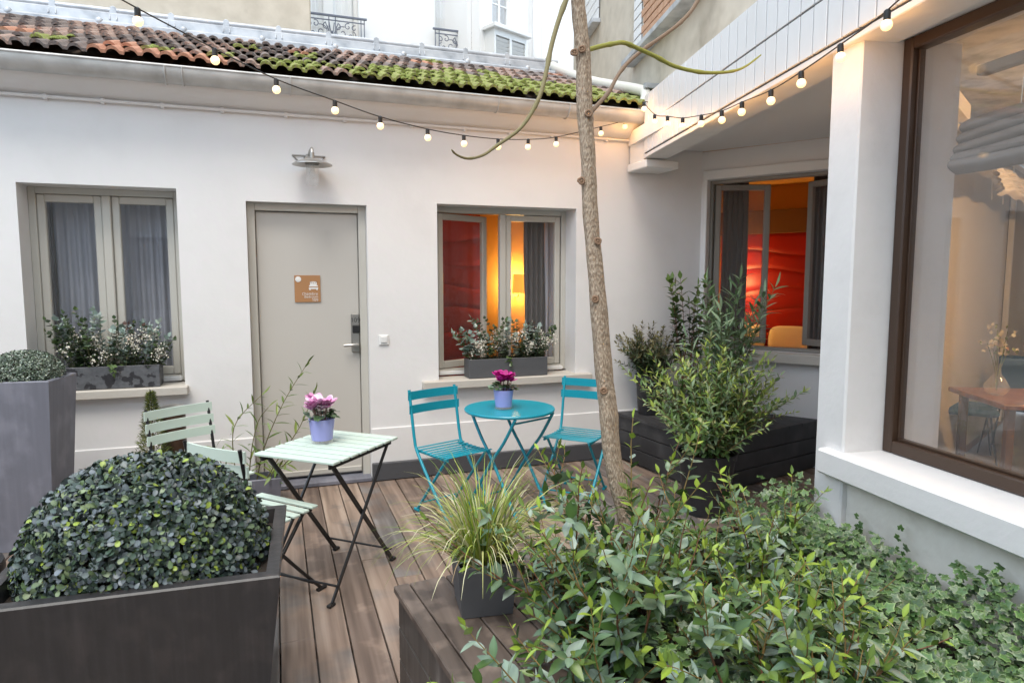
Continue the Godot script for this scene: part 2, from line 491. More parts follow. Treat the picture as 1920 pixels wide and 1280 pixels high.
# ---------------------------------------------------------------- the scene
func _ready() -> void:
	rng.seed = 20240611
	var cam := Camera3D.new()
	cam.name = "camera"
	cam.position = EYE
	cam.rotation = Vector3(-deg_to_rad(5.4836), -deg_to_rad(19.5), 0)
	cam.fov = rad_to_deg(2.0 * atan(640.0 / FOCAL))
	cam.far = 300.0
	cam.near = 0.05
	add_child(cam)
	right_axis = cam.transform.basis.x
	up_axis = cam.transform.basis.y
	fore_axis = -cam.transform.basis.z
	var sky := ProceduralSkyMaterial.new()          # an even overcast
	sky.sky_top_color = Color(0.84, 0.92, 1.0)
	sky.sky_horizon_color = Color(0.83, 0.9, 0.97)
	sky.sky_curve = 0.2
	sky.ground_bottom_color = Color(0.4, 0.39, 0.37)
	sky.ground_horizon_color = Color(0.6, 0.6, 0.6)
	sky.sky_energy_multiplier = 1.0
	var env := Environment.new()
	env.background_mode = Environment.BG_SKY
	env.sky = Sky.new()
	env.sky.sky_material = sky
	env.background_energy_multiplier = 1.0
	env.tonemap_mode = Environment.TONE_MAPPER_LINEAR
	env.tonemap_exposure = 3.05
	env.sdfgi_enabled = true
	env.ssao_enabled = true
	env.ssil_enabled = true
	var we := WorldEnvironment.new()
	we.name = "environment"
	we.environment = env
	add_child(we)
	var sun := DirectionalLight3D.new()
	sun.name = "sun"
	sun.light_energy = 0.3
	sun.light_color = Color(1.0, 0.98, 0.95)
	sun.light_angular_distance = 30.0
	sun.shadow_enabled = true
	sun.rotation = Vector3(-deg_to_rad(62), deg_to_rad(-25), 0)
	add_child(sun)
	make_materials()
	make_templates()
	ground_and_deck()
	annex()
	side_building()
	neighbours()
	bedrooms()
	dining_room()
	platform_and_bed()
	furniture()
	lamps()
	planters()
	tree()
	shrubs()
	print("built")

func omni(parent: Node, p: Vector3, energy: float, c: Color, size := 0.03) -> void:
	var l := OmniLight3D.new()
	l.name = "light"
	l.light_energy = energy
	l.light_color = c
	l.light_size = size
	l.omni_range = 12.0
	l.omni_attenuation = 2.0
	l.shadow_enabled = true
	parent.add_child(l, true)
	l.position = p

func ground_and_deck() -> void:
	var g := structure("ground")
	bxp(g, "paving", Vector3(-60, -0.4, -60), Vector3(60, -0.09, 60), pbr("ground_concrete", Color(0.22, 0.21, 0.2), 0.9))
	var d := structure("terrace_deck")
	var list := ["deck_brown", "deck_tan", "deck_brown", "deck_tan", "deck_dark", "deck_brown", "deck_grey"]
	var w := 0.145
	var i := 0
	var x := -2.35
	while x < 4.7:
		var z := -0.02 - rnd(0.0, 0.9)
		while z < 6.2:
			var e := z + rnd(1.3, 2.6)
			var z0 := maxf(z, -0.012)
			if e > z0 + 0.1:
				var m: Material = M[list[rng.randi() % list.size()]]
				part(d, "plank", boxm(Vector3(w - 0.006, 0.028, snappedf(e - z0, 0.01) - 0.004), 0.003), m, Transform3D(Basis(Vector3.UP, rnd(-0.0008, 0.0008)), Vector3(x + w / 2, -0.014 + rnd(-0.0012, 0.0012), (z0 + e) * 0.5)))
			z = e
		x += w
		i += 1
	for k in 12:
		bxp(d, "joist", Vector3(-2.4, -0.085, k * 0.55), Vector3(4.7, -0.033, k * 0.55 + 0.05), M.deck_dark)

func sash(parent: Node, xf: Transform3D, w: float, h: float, m: Material, member := 0.05, deep := 0.045) -> MeshInstance3D:   # origin at its lower corner, by the hinge
	var b := MB.new()
	var q := deep * 0.5
	b.bx(Vector3(0, 0, -q), Vector3(member, h, q), 0.006)
	b.bx(Vector3(w - member, 0, -q), Vector3(w, h, q), 0.006)
	b.bx(Vector3(member, h - member, -q + 0.001), Vector3(w - member, h, q - 0.001), 0.004)
	b.bx(Vector3(member, 0, -q + 0.001), Vector3(w - member, member * 1.15, q - 0.001), 0.004)
	var s := part(parent, "window_sash", b.mesh(), m, xf)
	var g := MB.new()
	g.quad(Vector3(member - 0.004, member, 0), Vector3(w - member + 0.004, member, 0), Vector3(w - member + 0.004, h - member + 0.004, 0), Vector3(member - 0.004, h - member + 0.004, 0))
	part(s, "pane", g.mesh(), M.pane)
	return s

func window_frame(parent: Node, x0: float, y0: float, x1: float, y1: float, z: float, m: Material, t := 0.045, deep := 0.08) -> void:
	var b := MB.new()
	b.bx(Vector3(x0, y0, z - deep), Vector3(x0 + t, y1, z), 0.004)
	b.bx(Vector3(x1 - t, y0, z - deep), Vector3(x1, y1, z), 0.004)
	b.bx(Vector3(x0 + t, y1 - t, z - deep), Vector3(x1 - t, y1, z - 0.001), 0.004)
	b.bx(Vector3(x0 + t, y0, z - deep), Vector3(x1 - t, y0 + t, z + 0.02), 0.004)
	part(parent, "window_frame", b.mesh(), m)

func annex() -> void:
	var a := thing("annex_building", "low white rendered annex with tiled roof, grey door and two windows", "building")
	var b := MB.new()
	b.wall(-4.0, 3.63, -0.1, 2.95, [[-1.548, 0.76, -0.622, 2.188], [-0.18, 0.025, 0.665, 2.12], [1.206, 0.72, 2.4, 2.152]], 0.3)
	part(a, "wall", b.mesh(), M.plaster)
	# base course a finger proud of the wall, then the dark skirting
	for s in [[-4.0, -0.18], [0.665, 3.6]]:
		b = MB.new()
		b.bx(Vector3(s[0], 0.005, 0.0), Vector3(s[1], 0.415, 0.014), 0.006)
		part(a, "base_course", b.mesh(), M.plaster)
		b = MB.new()
		b.bx(Vector3(s[0], 0.004, 0.014), Vector3(s[1] + (-0.002 if s[0] < -1 else -0.6), 0.145, 0.045), 0.006)
		part(a, "skirting", b.mesh(), M.skirting_paint)
	# cove under the eaves, the thin pipe on brackets, the gutter
	b = MB.new()
	var rows := []
	for i in 13:
		var an := PI * 0.5 * i / 12.0
		rows.append(PackedVector3Array([Vector3(-4.0, 2.748 + 0.14 * (1 - cos(an)), 0.004 + 0.19 * sin(an) * sin(an)), Vector3(3.0, 2.748 + 0.14 * (1 - cos(an)), 0.004 + 0.19 * sin(an) * sin(an))]))
	b.grid(rows)
	b.bx(Vector3(-4.0, 2.886, 0.0), Vector3(3.0, 2.93, 0.2))
	part(a, "cove", b.mesh(), M.plaster)
	b = MB.new()
	b.tube([Vector3(-4.0, 2.728, 0.024), Vector3(2.9, 2.735, 0.024)], 0.011, 10)
	var px := -1.75
	var pipe := part(a, "pipe", b.mesh(), M.pillar_plaster)
	for k in 12:
		b = MB.new()
		b.bx(Vector3(px - 0.012, 2.712, 0.001), Vector3(px + 0.012, 2.748, 0.03), 0.003)
		part(pipe, "pipe_clip", b.mesh(), M.pillar_plaster)
		px += rnd(0.3, 0.5)
	b = MB.new()
	rows = []
	for i in 15:
		var an := PI * i / 14.0
		var y := 2.915 - 0.088 * sin(an)
		var z := 0.222 - 0.082 * cos(an)
		rows.append(PackedVector3Array([Vector3(-4.0, y, z), Vector3(2.93, y, z)]))
	b.grid(rows, false, true)
	b.tube([Vector3(-4.0, 2.918, 0.302), Vector3(2.93, 2.918, 0.302)], 0.009, 10)
	for i in 12:
		var a0 := PI * i / 12.0
		var a1 := PI * (i + 1) / 12.0
		b.tri_out(Vector3(2.93, 2.915, 0.222), Vector3(2.93, 2.915 - 0.088 * sin(a0), 0.222 - 0.082 * cos(a0)), Vector3(2.93, 2.915 - 0.088 * sin(a1), 0.222 - 0.082 * cos(a1)), Vector3.RIGHT)
	var gut := part(a, "gutter", b.mesh(), M.gutter_zinc)
	for gx in [-2.1, -0.62, -0.52, 0.14, 1.62, 2.2]:
		b = MB.new()
		var ring := []
		for i in 13:
			var an := PI * i / 12.0
			ring.append(Vector3(gx, 2.915 - 0.0925 * sin(an), 0.222 - 0.0865 * cos(an)))
		b.tube(ring, 0.0045, 6)
		part(gut, "gutter_bracket", b.mesh(), M.gutter_zinc)
	b = MB.new()                                     # an iron stay between cove and pipe
	b.tube(smooth_path([Vector3(0.315, 2.75, 0.02), Vector3(0.32, 2.8, 0.05), Vector3(0.36, 2.87, 0.17)]), 0.006, 6)
	part(a, "stay", b.mesh(), M.pillar_plaster)
	# sills
	for s in [[-1.72, -0.6, 0.765, 0.825], [1.07, 2.53, 0.7, 0.765]]:
		bxp(a, "window_sill", Vector3(s[0], s[2], -0.195), Vector3(s[1], s[3], 0.075), M.sill_stone, 0.006)
	# windows
	window_frame(a, -1.548, 0.83, -0.622, 2.188, -0.2, M.greige_paint)
	bxp(a, "window_mullion", Vector3(-1.115, 0.876, -0.25), Vector3(-1.06, 2.142, -0.185), M.greige_paint, 0.006)
	sash(a, at(Vector3(-1.502, 0.88, -0.23)), 0.386, 1.26, M.greige_paint)
	sash(a, at(Vector3(-1.059, 0.88, -0.23)), 0.39, 1.26, M.greige_paint)
	bxp(a, "window_drip", Vector3(-1.5, 0.835, -0.2), Vector3(-0.66, 0.868, -0.155), M.white_paint, 0.006)
	window_frame(a, 1.206, 0.775, 2.4, 2.152, -0.21, M.greige_paint)
	sash(a, Transform3D(Basis(Vector3.UP, deg_to_rad(24)), Vector3(1.255, 0.825, -0.235)), 0.53, 1.277, M.greige_paint)
	bxp(a, "window_mullion", Vector3(1.79, 0.821, -0.26), Vector3(1.845, 2.106, -0.2), M.greige_paint, 0.006)
	sash(a, at(Vector3(1.846, 0.825, -0.235)), 0.5, 1.277, M.greige_paint)
	bxp(a, "window_drip", Vector3(1.25, 0.778, -0.21), Vector3(2.36, 0.81, -0.165), M.white_paint, 0.006)
	# door
	b = MB.new()
	b.bx(Vector3(-0.18, 0.03, -0.2), Vector3(-0.125, 2.12, -0.075), 0.004)
	b.bx(Vector3(0.61, 0.03, -0.2), Vector3(0.665, 2.12, -0.075), 0.004)
	b.bx(Vector3(-0.125, 2.065, -0.2), Vector3(0.61, 2.12, -0.076), 0.004)
	part(a, "door_frame", b.mesh(), M.greige_paint)
	bxp(a, "door_threshold", Vector3(-0.178, 0.004, -0.28), Vector3(0.663, 0.036, 0.03), M.planter_grey, 0.005)
	var d := bxp(a, "door", Vector3(-0.121, 0.05, -0.16), Vector3(0.606, 2.06, -0.115), M.door_paint, 0.003)
	var o := -d.position
	bxp(d, "kick_rail", Vector3(-0.11, 0.06, -0.1145) + o, Vector3(0.6, 0.1, -0.1) + o, M.greige_paint, 0.004)
	var zf := -0.115
	var sg := wall_px(551, 516, zf)
	var sh := wall_px(601, 566, zf)
	var cork := bxp(d, "room_sign", Vector3(sg.x, sh.y, zf + 0.001) + o, Vector3(sh.x, sg.y, zf + 0.009) + o, M.cork, 0.001)
	var W: float = sh.x - sg.x
	var H: float = sg.y - sh.y
	var so := Vector3(sg.x, sh.y, zf + 0.0095) + o
	b = MB.new()
	var disc := []
	for i in 17: disc.append(so + Vector3(W * 0.15 + W * 0.115 * cos(TAU * i / 16), H * 0.855 + W * 0.115 * sin(TAU * i / 16), 0.002))
	for i in 16: b.tri_out(so + Vector3(W * 0.15, H * 0.855, 0.0045), disc[i], disc[i + 1], Vector3.BACK)
	part(d, "sign_button", b.mesh(), M.white_print)
	b = MB.new()                                     # the bed pictogram
	for r in [[0.56, 0.58, 0.9, 0.63], [0.6, 0.63, 0.86, 0.69], [0.6, 0.69, 0.64, 0.77], [0.82, 0.69, 0.86, 0.77], [0.6, 0.745, 0.86, 0.77], [0.655, 0.695, 0.72, 0.73], [0.74, 0.695, 0.805, 0.73], [0.55, 0.49, 0.91, 0.545], [0.57, 0.45, 0.62, 0.49], [0.84, 0.45, 0.89, 0.49]]:
		b.bx(so + Vector3(W * r[0], H * r[1], 0), so + Vector3(W * r[2], H * r[3], 0.0008))
	part(d, "sign_emblem", b.mesh(), M.white_print)
	lettering(d, "Chambre", so + Vector3(W * 0.9, H * 0.31, 0), 0.021, M.white_print, 2)
	lettering(d, "Bedroom", so + Vector3(W * 0.9, H * 0.2, 0), 0.018, M.white_print, 2)
	lettering(d, "109", so + Vector3(W * 0.9, H * 0.085, 0), 0.021, M.white_print, 2)
	var l0 := wall_px(657, 587, zf)
	var l1 := wall_px(675, 660, zf)
	var lo := Vector3(l0.x, l1.y, zf) + o
	var lw: float = l1.x - l0.x
	var lh: float = l0.y - l1.y
	part(d, "lock_plate", boxm(Vector3(lw, lh, 0.024), 0.01), M.dull_steel, at(lo + Vector3(lw / 2, lh / 2, 0.012)))
	part(d, "card_reader", boxm(Vector3(lw * 0.84, lh * 0.2, 0.03), 0.006), M.black_plastic, at(lo + Vector3(lw * 0.55, lh * 0.6, 0.018)))
	lettering(d, "109", lo + Vector3(lw * 0.5, lh * 0.83, 0.0245), 0.034, M.dark_print, 1)
	b = MB.new()
	b.tube([lo + Vector3(lw * 0.6, lh * 0.2, 0.02), lo + Vector3(lw * 0.6, lh * 0.2, 0.06)], 0.014, 12)
	b.tube(smooth_path([lo + Vector3(lw * 0.7, lh * 0.205, 0.06), lo + Vector3(lw * 0.2, lh * 0.21, 0.066), lo + Vector3(-0.06, lh * 0.2, 0.06)]), 0.0115, 12)
	part(d, "handle", b.mesh(), M.steel)
	# roof: every tile of its own
	var roof := Node3D.new()
	roof.name = "roof"
	a.add_child(roof)
	var e0 := Vector3(0, 2.975, 0.255)
	var e1 := Vector3(0, 3.6, -1.24)
	var up := (e1 - e0).normalized()
	var nor := Vector3(0, -up.z, up.y)
	b = MB.new()
	b.quad_out(Vector3(-4, 2.93, 0.2) , Vector3(3.3, 2.93, 0.2), Vector3(3.3, 3.55, -1.24), Vector3(-4, 3.55, -1.24), nor)
	b.quad_out(Vector3(-4, 2.93, 0.2), Vector3(3.3, 2.93, 0.2), Vector3(3.3, 2.93, -0.3), Vector3(-4, 2.93, -0.3), Vector3.DOWN)
	b.quad_out(Vector3(3.3, 2.93, 0.2), Vector3(3.3, 2.93, -1.24), Vector3(3.3, 3.55, -1.24), Vector3(3.3, 2.93, -1.24), Vector3.RIGHT)
	part(roof, "batten_deck", b.mesh(), M.deck_dark)
	var tm := []
	for k in 4:
		b = MB.new()
		var top := []
		var bot := []
		for r in [0.0, 0.5, 1.0]:
			var p := PackedVector3Array()
			for j in 25:
				var u := j / 24.001
				var hump := 0.027 * sqrt(maxf(0.0, 1.0 - pow(((u * 2.0 - floorf(u * 2.0)) - 0.36) / 0.34, 2.0)))
				p.append(Vector3((u - 0.5) * 0.204, hump + 0.012 * (1 - r) - 0.012 * r + rnd(-0.001, 0.001), -0.3 * r))
			top.append(p)
		b.grid(top)
		var lip := PackedVector3Array()
		var lip2 := PackedVector3Array()
		for p in top[0]:
			lip.append(p); lip2.append(p + Vector3(0, -0.02, 0.0))
		b.grid([lip2, lip])
		tm.append(b.mesh())
	var rows_n := 7
	var step := e0.distance_to(e1) / rows_n
	var moss := MB.new()
	for r in rows_n:
		var x := -2.45 + (0.05 if r % 2 else 0.0)
		var col := 0
		while x < 3.2:
			var base := e0 + up * (step * r) + Vector3(x + 0.1 + rnd(-0.006, 0.006), 0, 0) + nor * rnd(0.0, 0.008)
			var fx := x + rnd(-0.35, 0.35)
			var q := rng.randf()
			var green := clampf((fx + 0.75) / 1.6, 0.0, 1.0) * clampf(1.25 - r * 0.26, 0.05, 1.0)
			if r >= 4: green *= 0.45 + 0.55 * clampf((fx - 1.2) / 1.0, 0, 1)
			if fx < -0.7 and r == 1: green = 0.35
			var mt := "tile_old"
			if r == 0 and x > -1.12 and x < -0.32: mt = "tile_new"
			elif q < green: mt = "tile_mossy"
			elif q < green + (1 - green) * 0.45: mt = "tile_dark"
			elif rng.randf() < 0.08: mt = "tile_new"
			var bs := Basis(Vector3.RIGHT, nor, -up).rotated(nor, rnd(-0.03, 0.03)).rotated(Vector3.RIGHT, rnd(-0.025, 0.025))
			part(roof, "tile", tm[rng.randi() % 4], M[mt], Transform3D(bs, base))
			if mt == "tile_mossy":
				for k in rng.randi_range(2, 6):
					var p := base + bs * Vector3(rnd(-0.1, 0.1), 0.018, rnd(-0.26, 0.005))
					var rr := rnd(0.012, 0.032)
					moss.sphere(p, Vector3(rr, rr * rnd(0.45, 0.8), rr * rnd(0.8, 1.2)), 4, 7, -0.3)
			x += 0.2
			col += 1
	var mo := part(roof, "moss", moss.mesh(), M.moss)
	mo.set_meta("kind", "stuff")
	# zinc flashing with its clips, behind the tiles
	b = MB.new()
	b.bx(Vector3(-4, 3.5, -1.33), Vector3(2.75, 3.655, -1.25), 0.012)
	part(roof, "flashing", b.mesh(), M.zinc)
	b = MB.new()
	b.bx(Vector3(-4, 3.56, -1.43), Vector3(2.8, 3.76, -1.331), 0.02)
	b.tube([Vector3(-4, 3.77, -1.36), Vector3(2.8, 3.77, -1.36)], 0.024, 10)
	part(roof, "ridge_cap", b.mesh(), M.zinc)
	var cx := -2.05
	while cx < 2.7:
		b = MB.new()
		var arch := []
		for i in 9: arch.append(Vector3(cx + 0.022 * cos(PI * i / 8), 3.76 + 0.042 * sin(PI * i / 8), -1.345))
		arch.push_front(Vector3(cx + 0.026, 3.69, -1.325))
		arch.append(Vector3(cx - 0.026, 3.69, -1.325))
		b.tube(arch, 0.006, 6)
		b.bx(Vector3(cx - 0.022, 3.68, -1.34), Vector3(cx + 0.022, 3.795, -1.335))
		part(roof, "flashing_clip", b.mesh(), M.zinc)
		cx += 0.43
	cx = -1.9
	while cx < 2.7:
		b = MB.new()
		b.sphere(Vector3(cx, 3.65, -1.262), Vector3(0.03, 0.03, 0.02), 5, 8)
		part(roof, "flashing_knob", b.mesh(), M.zinc)
		cx += 0.62
	# rain pipe lying on the roof, and the valley flashing beside it
	b = MB.new()
	b.tube(smooth_path([Vector3(2.72, 3.83, -1.5), Vector3(2.76, 3.7, -1.3), Vector3(2.86, 3.42, -0.7), Vector3(2.98, 3.19, -0.06), Vector3(3.0, 3.12, 0.07), Vector3(2.93, 3.0, 0.16), Vector3(2.9, 2.93, 0.2)], 5), 0.046, 14)
	part(a, "rain_pipe", b.mesh(), M.drain_plastic)
	b = MB.new()
	b.quad_out(Vector3(2.95, 3.3, -0.7), Vector3(3.32, 3.42, -0.7), Vector3(3.14, 3.22, 0.1), Vector3(2.99, 3.17, 0.1), Vector3.UP)
	b.bx(Vector3(2.97, 3.16, 0.08), Vector3(3.14, 3.2, 0.12))
	part(roof, "valley_flashing", b.mesh(), M.zinc)

func wall_px(px: float, py: float, z: float) -> Vector3:
	var r := seen(px, py, 1.0) - EYE
	return EYE + r * ((z - EYE.z) / r.z)
func floor_px(px: float, py: float, y := 0.0) -> Vector3:
	var r := seen(px, py, 1.0) - EYE
	return EYE + r * ((y - EYE.y) / r.y)

func lettering(parent: Node, words: String, p: Vector3, size: float, m: Material, align: int) -> void:
	var t := TextMesh.new()
	var f := SystemFont.new()
	f.font_names = PackedStringArray(["Droid Sans"])
	t.font = f
	t.text = words
	t.font_size = 48
	t.pixel_size = size / 36.0
	t.depth = 0.0012
	t.horizontal_alignment = [HORIZONTAL_ALIGNMENT_LEFT, HORIZONTAL_ALIGNMENT_CENTER, HORIZONTAL_ALIGNMENT_RIGHT][align]
	t.vertical_alignment = VERTICAL_ALIGNMENT_CENTER
	part(parent, "lettering", t, m, at(p + Vector3(0, 0, 0.0006)))

# frames of the three walls on the right: x runs towards the camera, z out into the courtyard
func fascia_frame() -> Transform3D:
	var x := Vector3(-0.2187, 0, 0.9758)
	return Transform3D(Basis(x, Vector3.UP, x.cross(Vector3.UP)), Vector3(2.862, 0, 0.30))
func facade_frame() -> Transform3D:
	var x := Vector3(-0.1205, 0, 0.9927)
	return Transform3D(Basis(x, Vector3.UP, x.cross(Vector3.UP)), Vector3(2.322, 0, 2.785))
func recess_frame() -> Transform3D:
	var x := Vector3(0.55, 0, 0.8352)
	return Transform3D(Basis(x, Vector3.UP, x.cross(Vector3.UP)), Vector3(3.63, 0, 0.0))

func side_building() -> void:
	var s := thing("side_building", "tall cream building on the right with white tiled fascia and brown framed picture window", "building")
	var F := fascia_frame()
	var W := facade_frame()
	var R := recess_frame()
	# beam behind the fascia tiles
	var b := MB.new()
	b.bx(Vector3(-0.02, 2.575, -0.2), Vector3(4.6, 3.04, -0.012))
	b.bx(Vector3(-0.04, 2.545, -0.2), Vector3(4.6, 2.575, 0.0), 0.004)
	part(s, "beam", b.mesh(), M.pillar_plaster, F)
	b = MB.new()
	b.bx(Vector3(0, 2.58, -0.0119), Vector3(4.6, 3.04, -0.004))
	part(s, "grout_bed", b.mesh(), M.grout, F)
	var tw := 0.11
	for k in 41:
		for r in [[2.582, 2.795], [2.801, 3.036]]:
			part(s, "fascia_tile", boxm(Vector3(tw - 0.01, r[1] - r[0] - 0.004, 0.014), 0.002), M.white_tile, F * Transform3D(Basis(Vector3.UP, rnd(-0.006, 0.006)), Vector3(tw * (k + 0.5), (r[0] + r[1]) * 0.5, 0.0 + rnd(-0.0006, 0.0006))))
	# boxed bracket that carries the beam's end at the annex
	b = MB.new()
	b.bx(Vector3(2.86, 2.47, 0.02), Vector3(3.17, 2.535, 0.33), 0.008)
	b.bx(Vector3(2.88, 2.535, 0.03), Vector3(3.1, 2.8, 0.27), 0.004)
	part(s, "beam_bracket", b.mesh(), M.white_paint)
	# ceiling of the recess
	b = MB.new()
	b.prism(PackedVector2Array([Vector2(2.87, 0.02), Vector2(3.62, 0.02), Vector2(4.72, 1.64), Vector2(2.55, 2.85), Vector2(2.45, 2.6)]), 2.69, 2.8)
	part(s, "recess_ceiling", b.mesh(), M.ceiling_paint)
	b = MB.new()
	b.prism(PackedVector2Array([Vector2(3.2, -3.4), Vector2(9.5, -3.4), Vector2(9.5, 7.0), Vector2(2.2, 7.0), Vector2(2.7, 2.5), Vector2(3.15, 0.1)]), 2.94, 3.045)
	part(s, "roof_slab", b.mesh(), M.zinc)
	# pillar and the wall with the picture window
	b = MB.new()
	b.bx(Vector3(0.0, -0.05, -0.5), Vector3(0.182, 2.575, 0.0), 0.008)
	part(s, "pillar", b.mesh(), M.pillar_plaster, W)
	b = MB.new()
	b.bx(Vector3(0.1825, -0.05, -0.42), Vector3(4.4, 0.71, -0.03))
	part(s, "apron_wall", b.mesh(), M.apron_render, W)
	b = MB.new()
	b.bx(Vector3(0.1825, 2.562, -0.42), Vector3(4.4, 2.66, -0.012))
	part(s, "lintel", b.mesh(), M.pillar_plaster, W)
	b = MB.new()
	b.bx(Vector3(0.07, 0.71, -0.41), Vector3(4.4, 0.822, 0.045), 0.01)
	part(s, "window_sill", b.mesh(), M.pillar_plaster, W)
	b = MB.new()
	var z0 := -0.265
	var z1 := -0.195
	b.bx(Vector3(0.183, 0.823, z0), Vector3(0.233, 2.56, z1), 0.006)
	b.bx(Vector3(3.6, 0.823, z0), Vector3(3.66, 2.56, z1), 0.006)
	b.bx(Vector3(0.233, 2.51, z0 + 0.001), Vector3(3.6, 2.56, z1 - 0.001), 0.006)
	b.bx(Vector3(0.233, 0.823, z0 + 0.001), Vector3(3.6, 0.878, z1 - 0.001), 0.006)
	b.bx(Vector3(0.233, 0.878, z0 + 0.012), Vector3(0.244, 2.51, z1 - 0.03), 0.002)
	b.bx(Vector3(0.244, 0.878, z0 + 0.012), Vector3(3.6, 0.888, z1 - 0.03), 0.002)
	var pf := part(s, "picture_window_frame", b.mesh(), M.brown_bronze, W)
	b = MB.new()
	b.quad(Vector3(0.23, 0.875, z0 + 0.03), Vector3(3.6, 0.875, z0 + 0.03), Vector3(3.6, 2.513, z0 + 0.03), Vector3(0.23, 2.513, z0 + 0.03))
	part(pf, "pane", b.mesh(), M.pane)
	part(pf, "pane", b.mesh(), M.pane, at(Vector3(0, 0, -0.016)))
	# recess wall with the open bedroom window
	b = MB.new()
	b.wall(0.0, 1.6, -0.05, 2.69, [[0.055, 0.95, 1.4, 2.44]], 0.22)
	part(s, "recess_wall", b.mesh(), M.plaster, R)
	b = MB.new()
	b.bx(Vector3(0.03, 2.44, 0.001), Vector3(1.5, 2.52, 0.03), 0.004)
	b.bx(Vector3(0.03, 0.95, 0.001), Vector3(0.062, 2.44, 0.03), 0.004)
	part(s, "window_trim", b.mesh(), M.white_paint, R)
	part(s, "window_sill", boxm(Vector3(1.5, 0.085, 0.3), 0.008), M.sill_stone, R * at(Vector3(0.77, 0.905, -0.06)))
	b = MB.new()
	var t := 0.03
	b.bx(Vector3(0.056, 0.951, -0.13), Vector3(0.056 + t, 2.439, -0.06), 0.003)
	b.bx(Vector3(1.399 - t, 0.951, -0.13), Vector3(1.399, 2.439, -0.06), 0.003)
	b.bx(Vector3(0.056 + t, 2.439 - t, -0.129), Vector3(1.399 - t, 2.439, -0.061), 0.003)
	b.bx(Vector3(0.056 + t, 0.951, -0.129), Vector3(1.399 - t, 0.951 + t, -0.061), 0.003)
	part(s, "window_frame", b.mesh(), M.taupe_paint, R)
	sash(s, R * Transform3D(Basis(Vector3.UP, deg_to_rad(32)), Vector3(0.09, 0.985, -0.1)), 0.48, 1.42, M.taupe_paint, 0.05)
	sash(s, R * Transform3D(Basis(Vector3.UP, deg_to_rad(180 - 28)), Vector3(1.365, 0.985, -0.1)), 0.62, 1.42, M.taupe_paint, 0.05)
	# wall that closes the recess behind the pillar
	b = MB.new()
	b.prism(PackedVector2Array([Vector2(2.6, 2.8), Vector2(4.5, 1.38), Vector2(4.55, 1.44), Vector2(2.645, 2.865)]), -0.05, 2.69)
	part(s, "recess_side_wall", b.mesh(), M.plaster)
	# upper storeys: render, white tile strips, brick aprons
	b = MB.new()
	b.bx(Vector3(-3.75, 3.04, -0.6), Vector3(5.0, 9.0, -0.2))
	part(s, "upper_wall", b.mesh(), M.cream_render, F)
	b = MB.new()
	b.bx(Vector3(-3.75, 3.046, -6.5), Vector3(5.0, 9.0, -0.6))
	part(s, "upper_mass", b.mesh(), M.cream_render, F)
	for q in [[-0.95, -0.72, 3.6, 14, 0.09], [-2.98, -2.32, 4.5, 10, 0.12]]:
		part(s, "strip_backing", boxm(Vector3(q[1] - q[0], q[3] * q[4], 0.012)), M.grout, F * at(Vector3((q[0] + q[1]) / 2, q[2] + q[3] * q[4] / 2, -0.194)))
		for k in q[3]:
			part(s, "strip_tile", boxm(Vector3(q[1] - q[0] - 0.01, q[4] - 0.01, 0.014), 0.002), M.white_tile, F * at(Vector3((q[0] + q[1]) / 2, q[2] + (k + 0.5) * q[4], -0.185)))
	part(s, "brick_backing", boxm(Vector3(1.6, 1.2, 0.012)), M.rough_render, F * at(Vector3(0.09, 4.22, -0.194)))
	var bk := MB.new()
	for r in 17:
		var bx := -0.71 + (0.055 if r % 2 else 0.0)
		while bx < 0.86:
			bk.bx(Vector3(bx, 3.63 + r * 0.07, -0.19), Vector3(minf(bx + 0.215, 0.885), 3.69 + r * 0.07, -0.176 + rnd(-0.002, 0.002)), 0.003)
			bx += 0.225
	part(s, "bricks", bk.mesh(), M.brick, F).set_meta("kind", "stuff")
	part(s, "brick_ledge", boxm(Vector3(1.95, 0.05, 0.13), 0.005), M.zinc, F * at(Vector3(-0.02, 3.585, -0.14)))
	part(s, "strip_ledge", boxm(Vector3(0.72, 0.05, 0.1), 0.005), M.zinc, F * at(Vector3(-2.65, 4.47, -0.15)))
	part(s, "wall_flashing", boxm(Vector3(3.0, 0.16, 0.03), 0.004), M.zinc, F * at(Vector3(-1.75, 3.13, -0.18)))

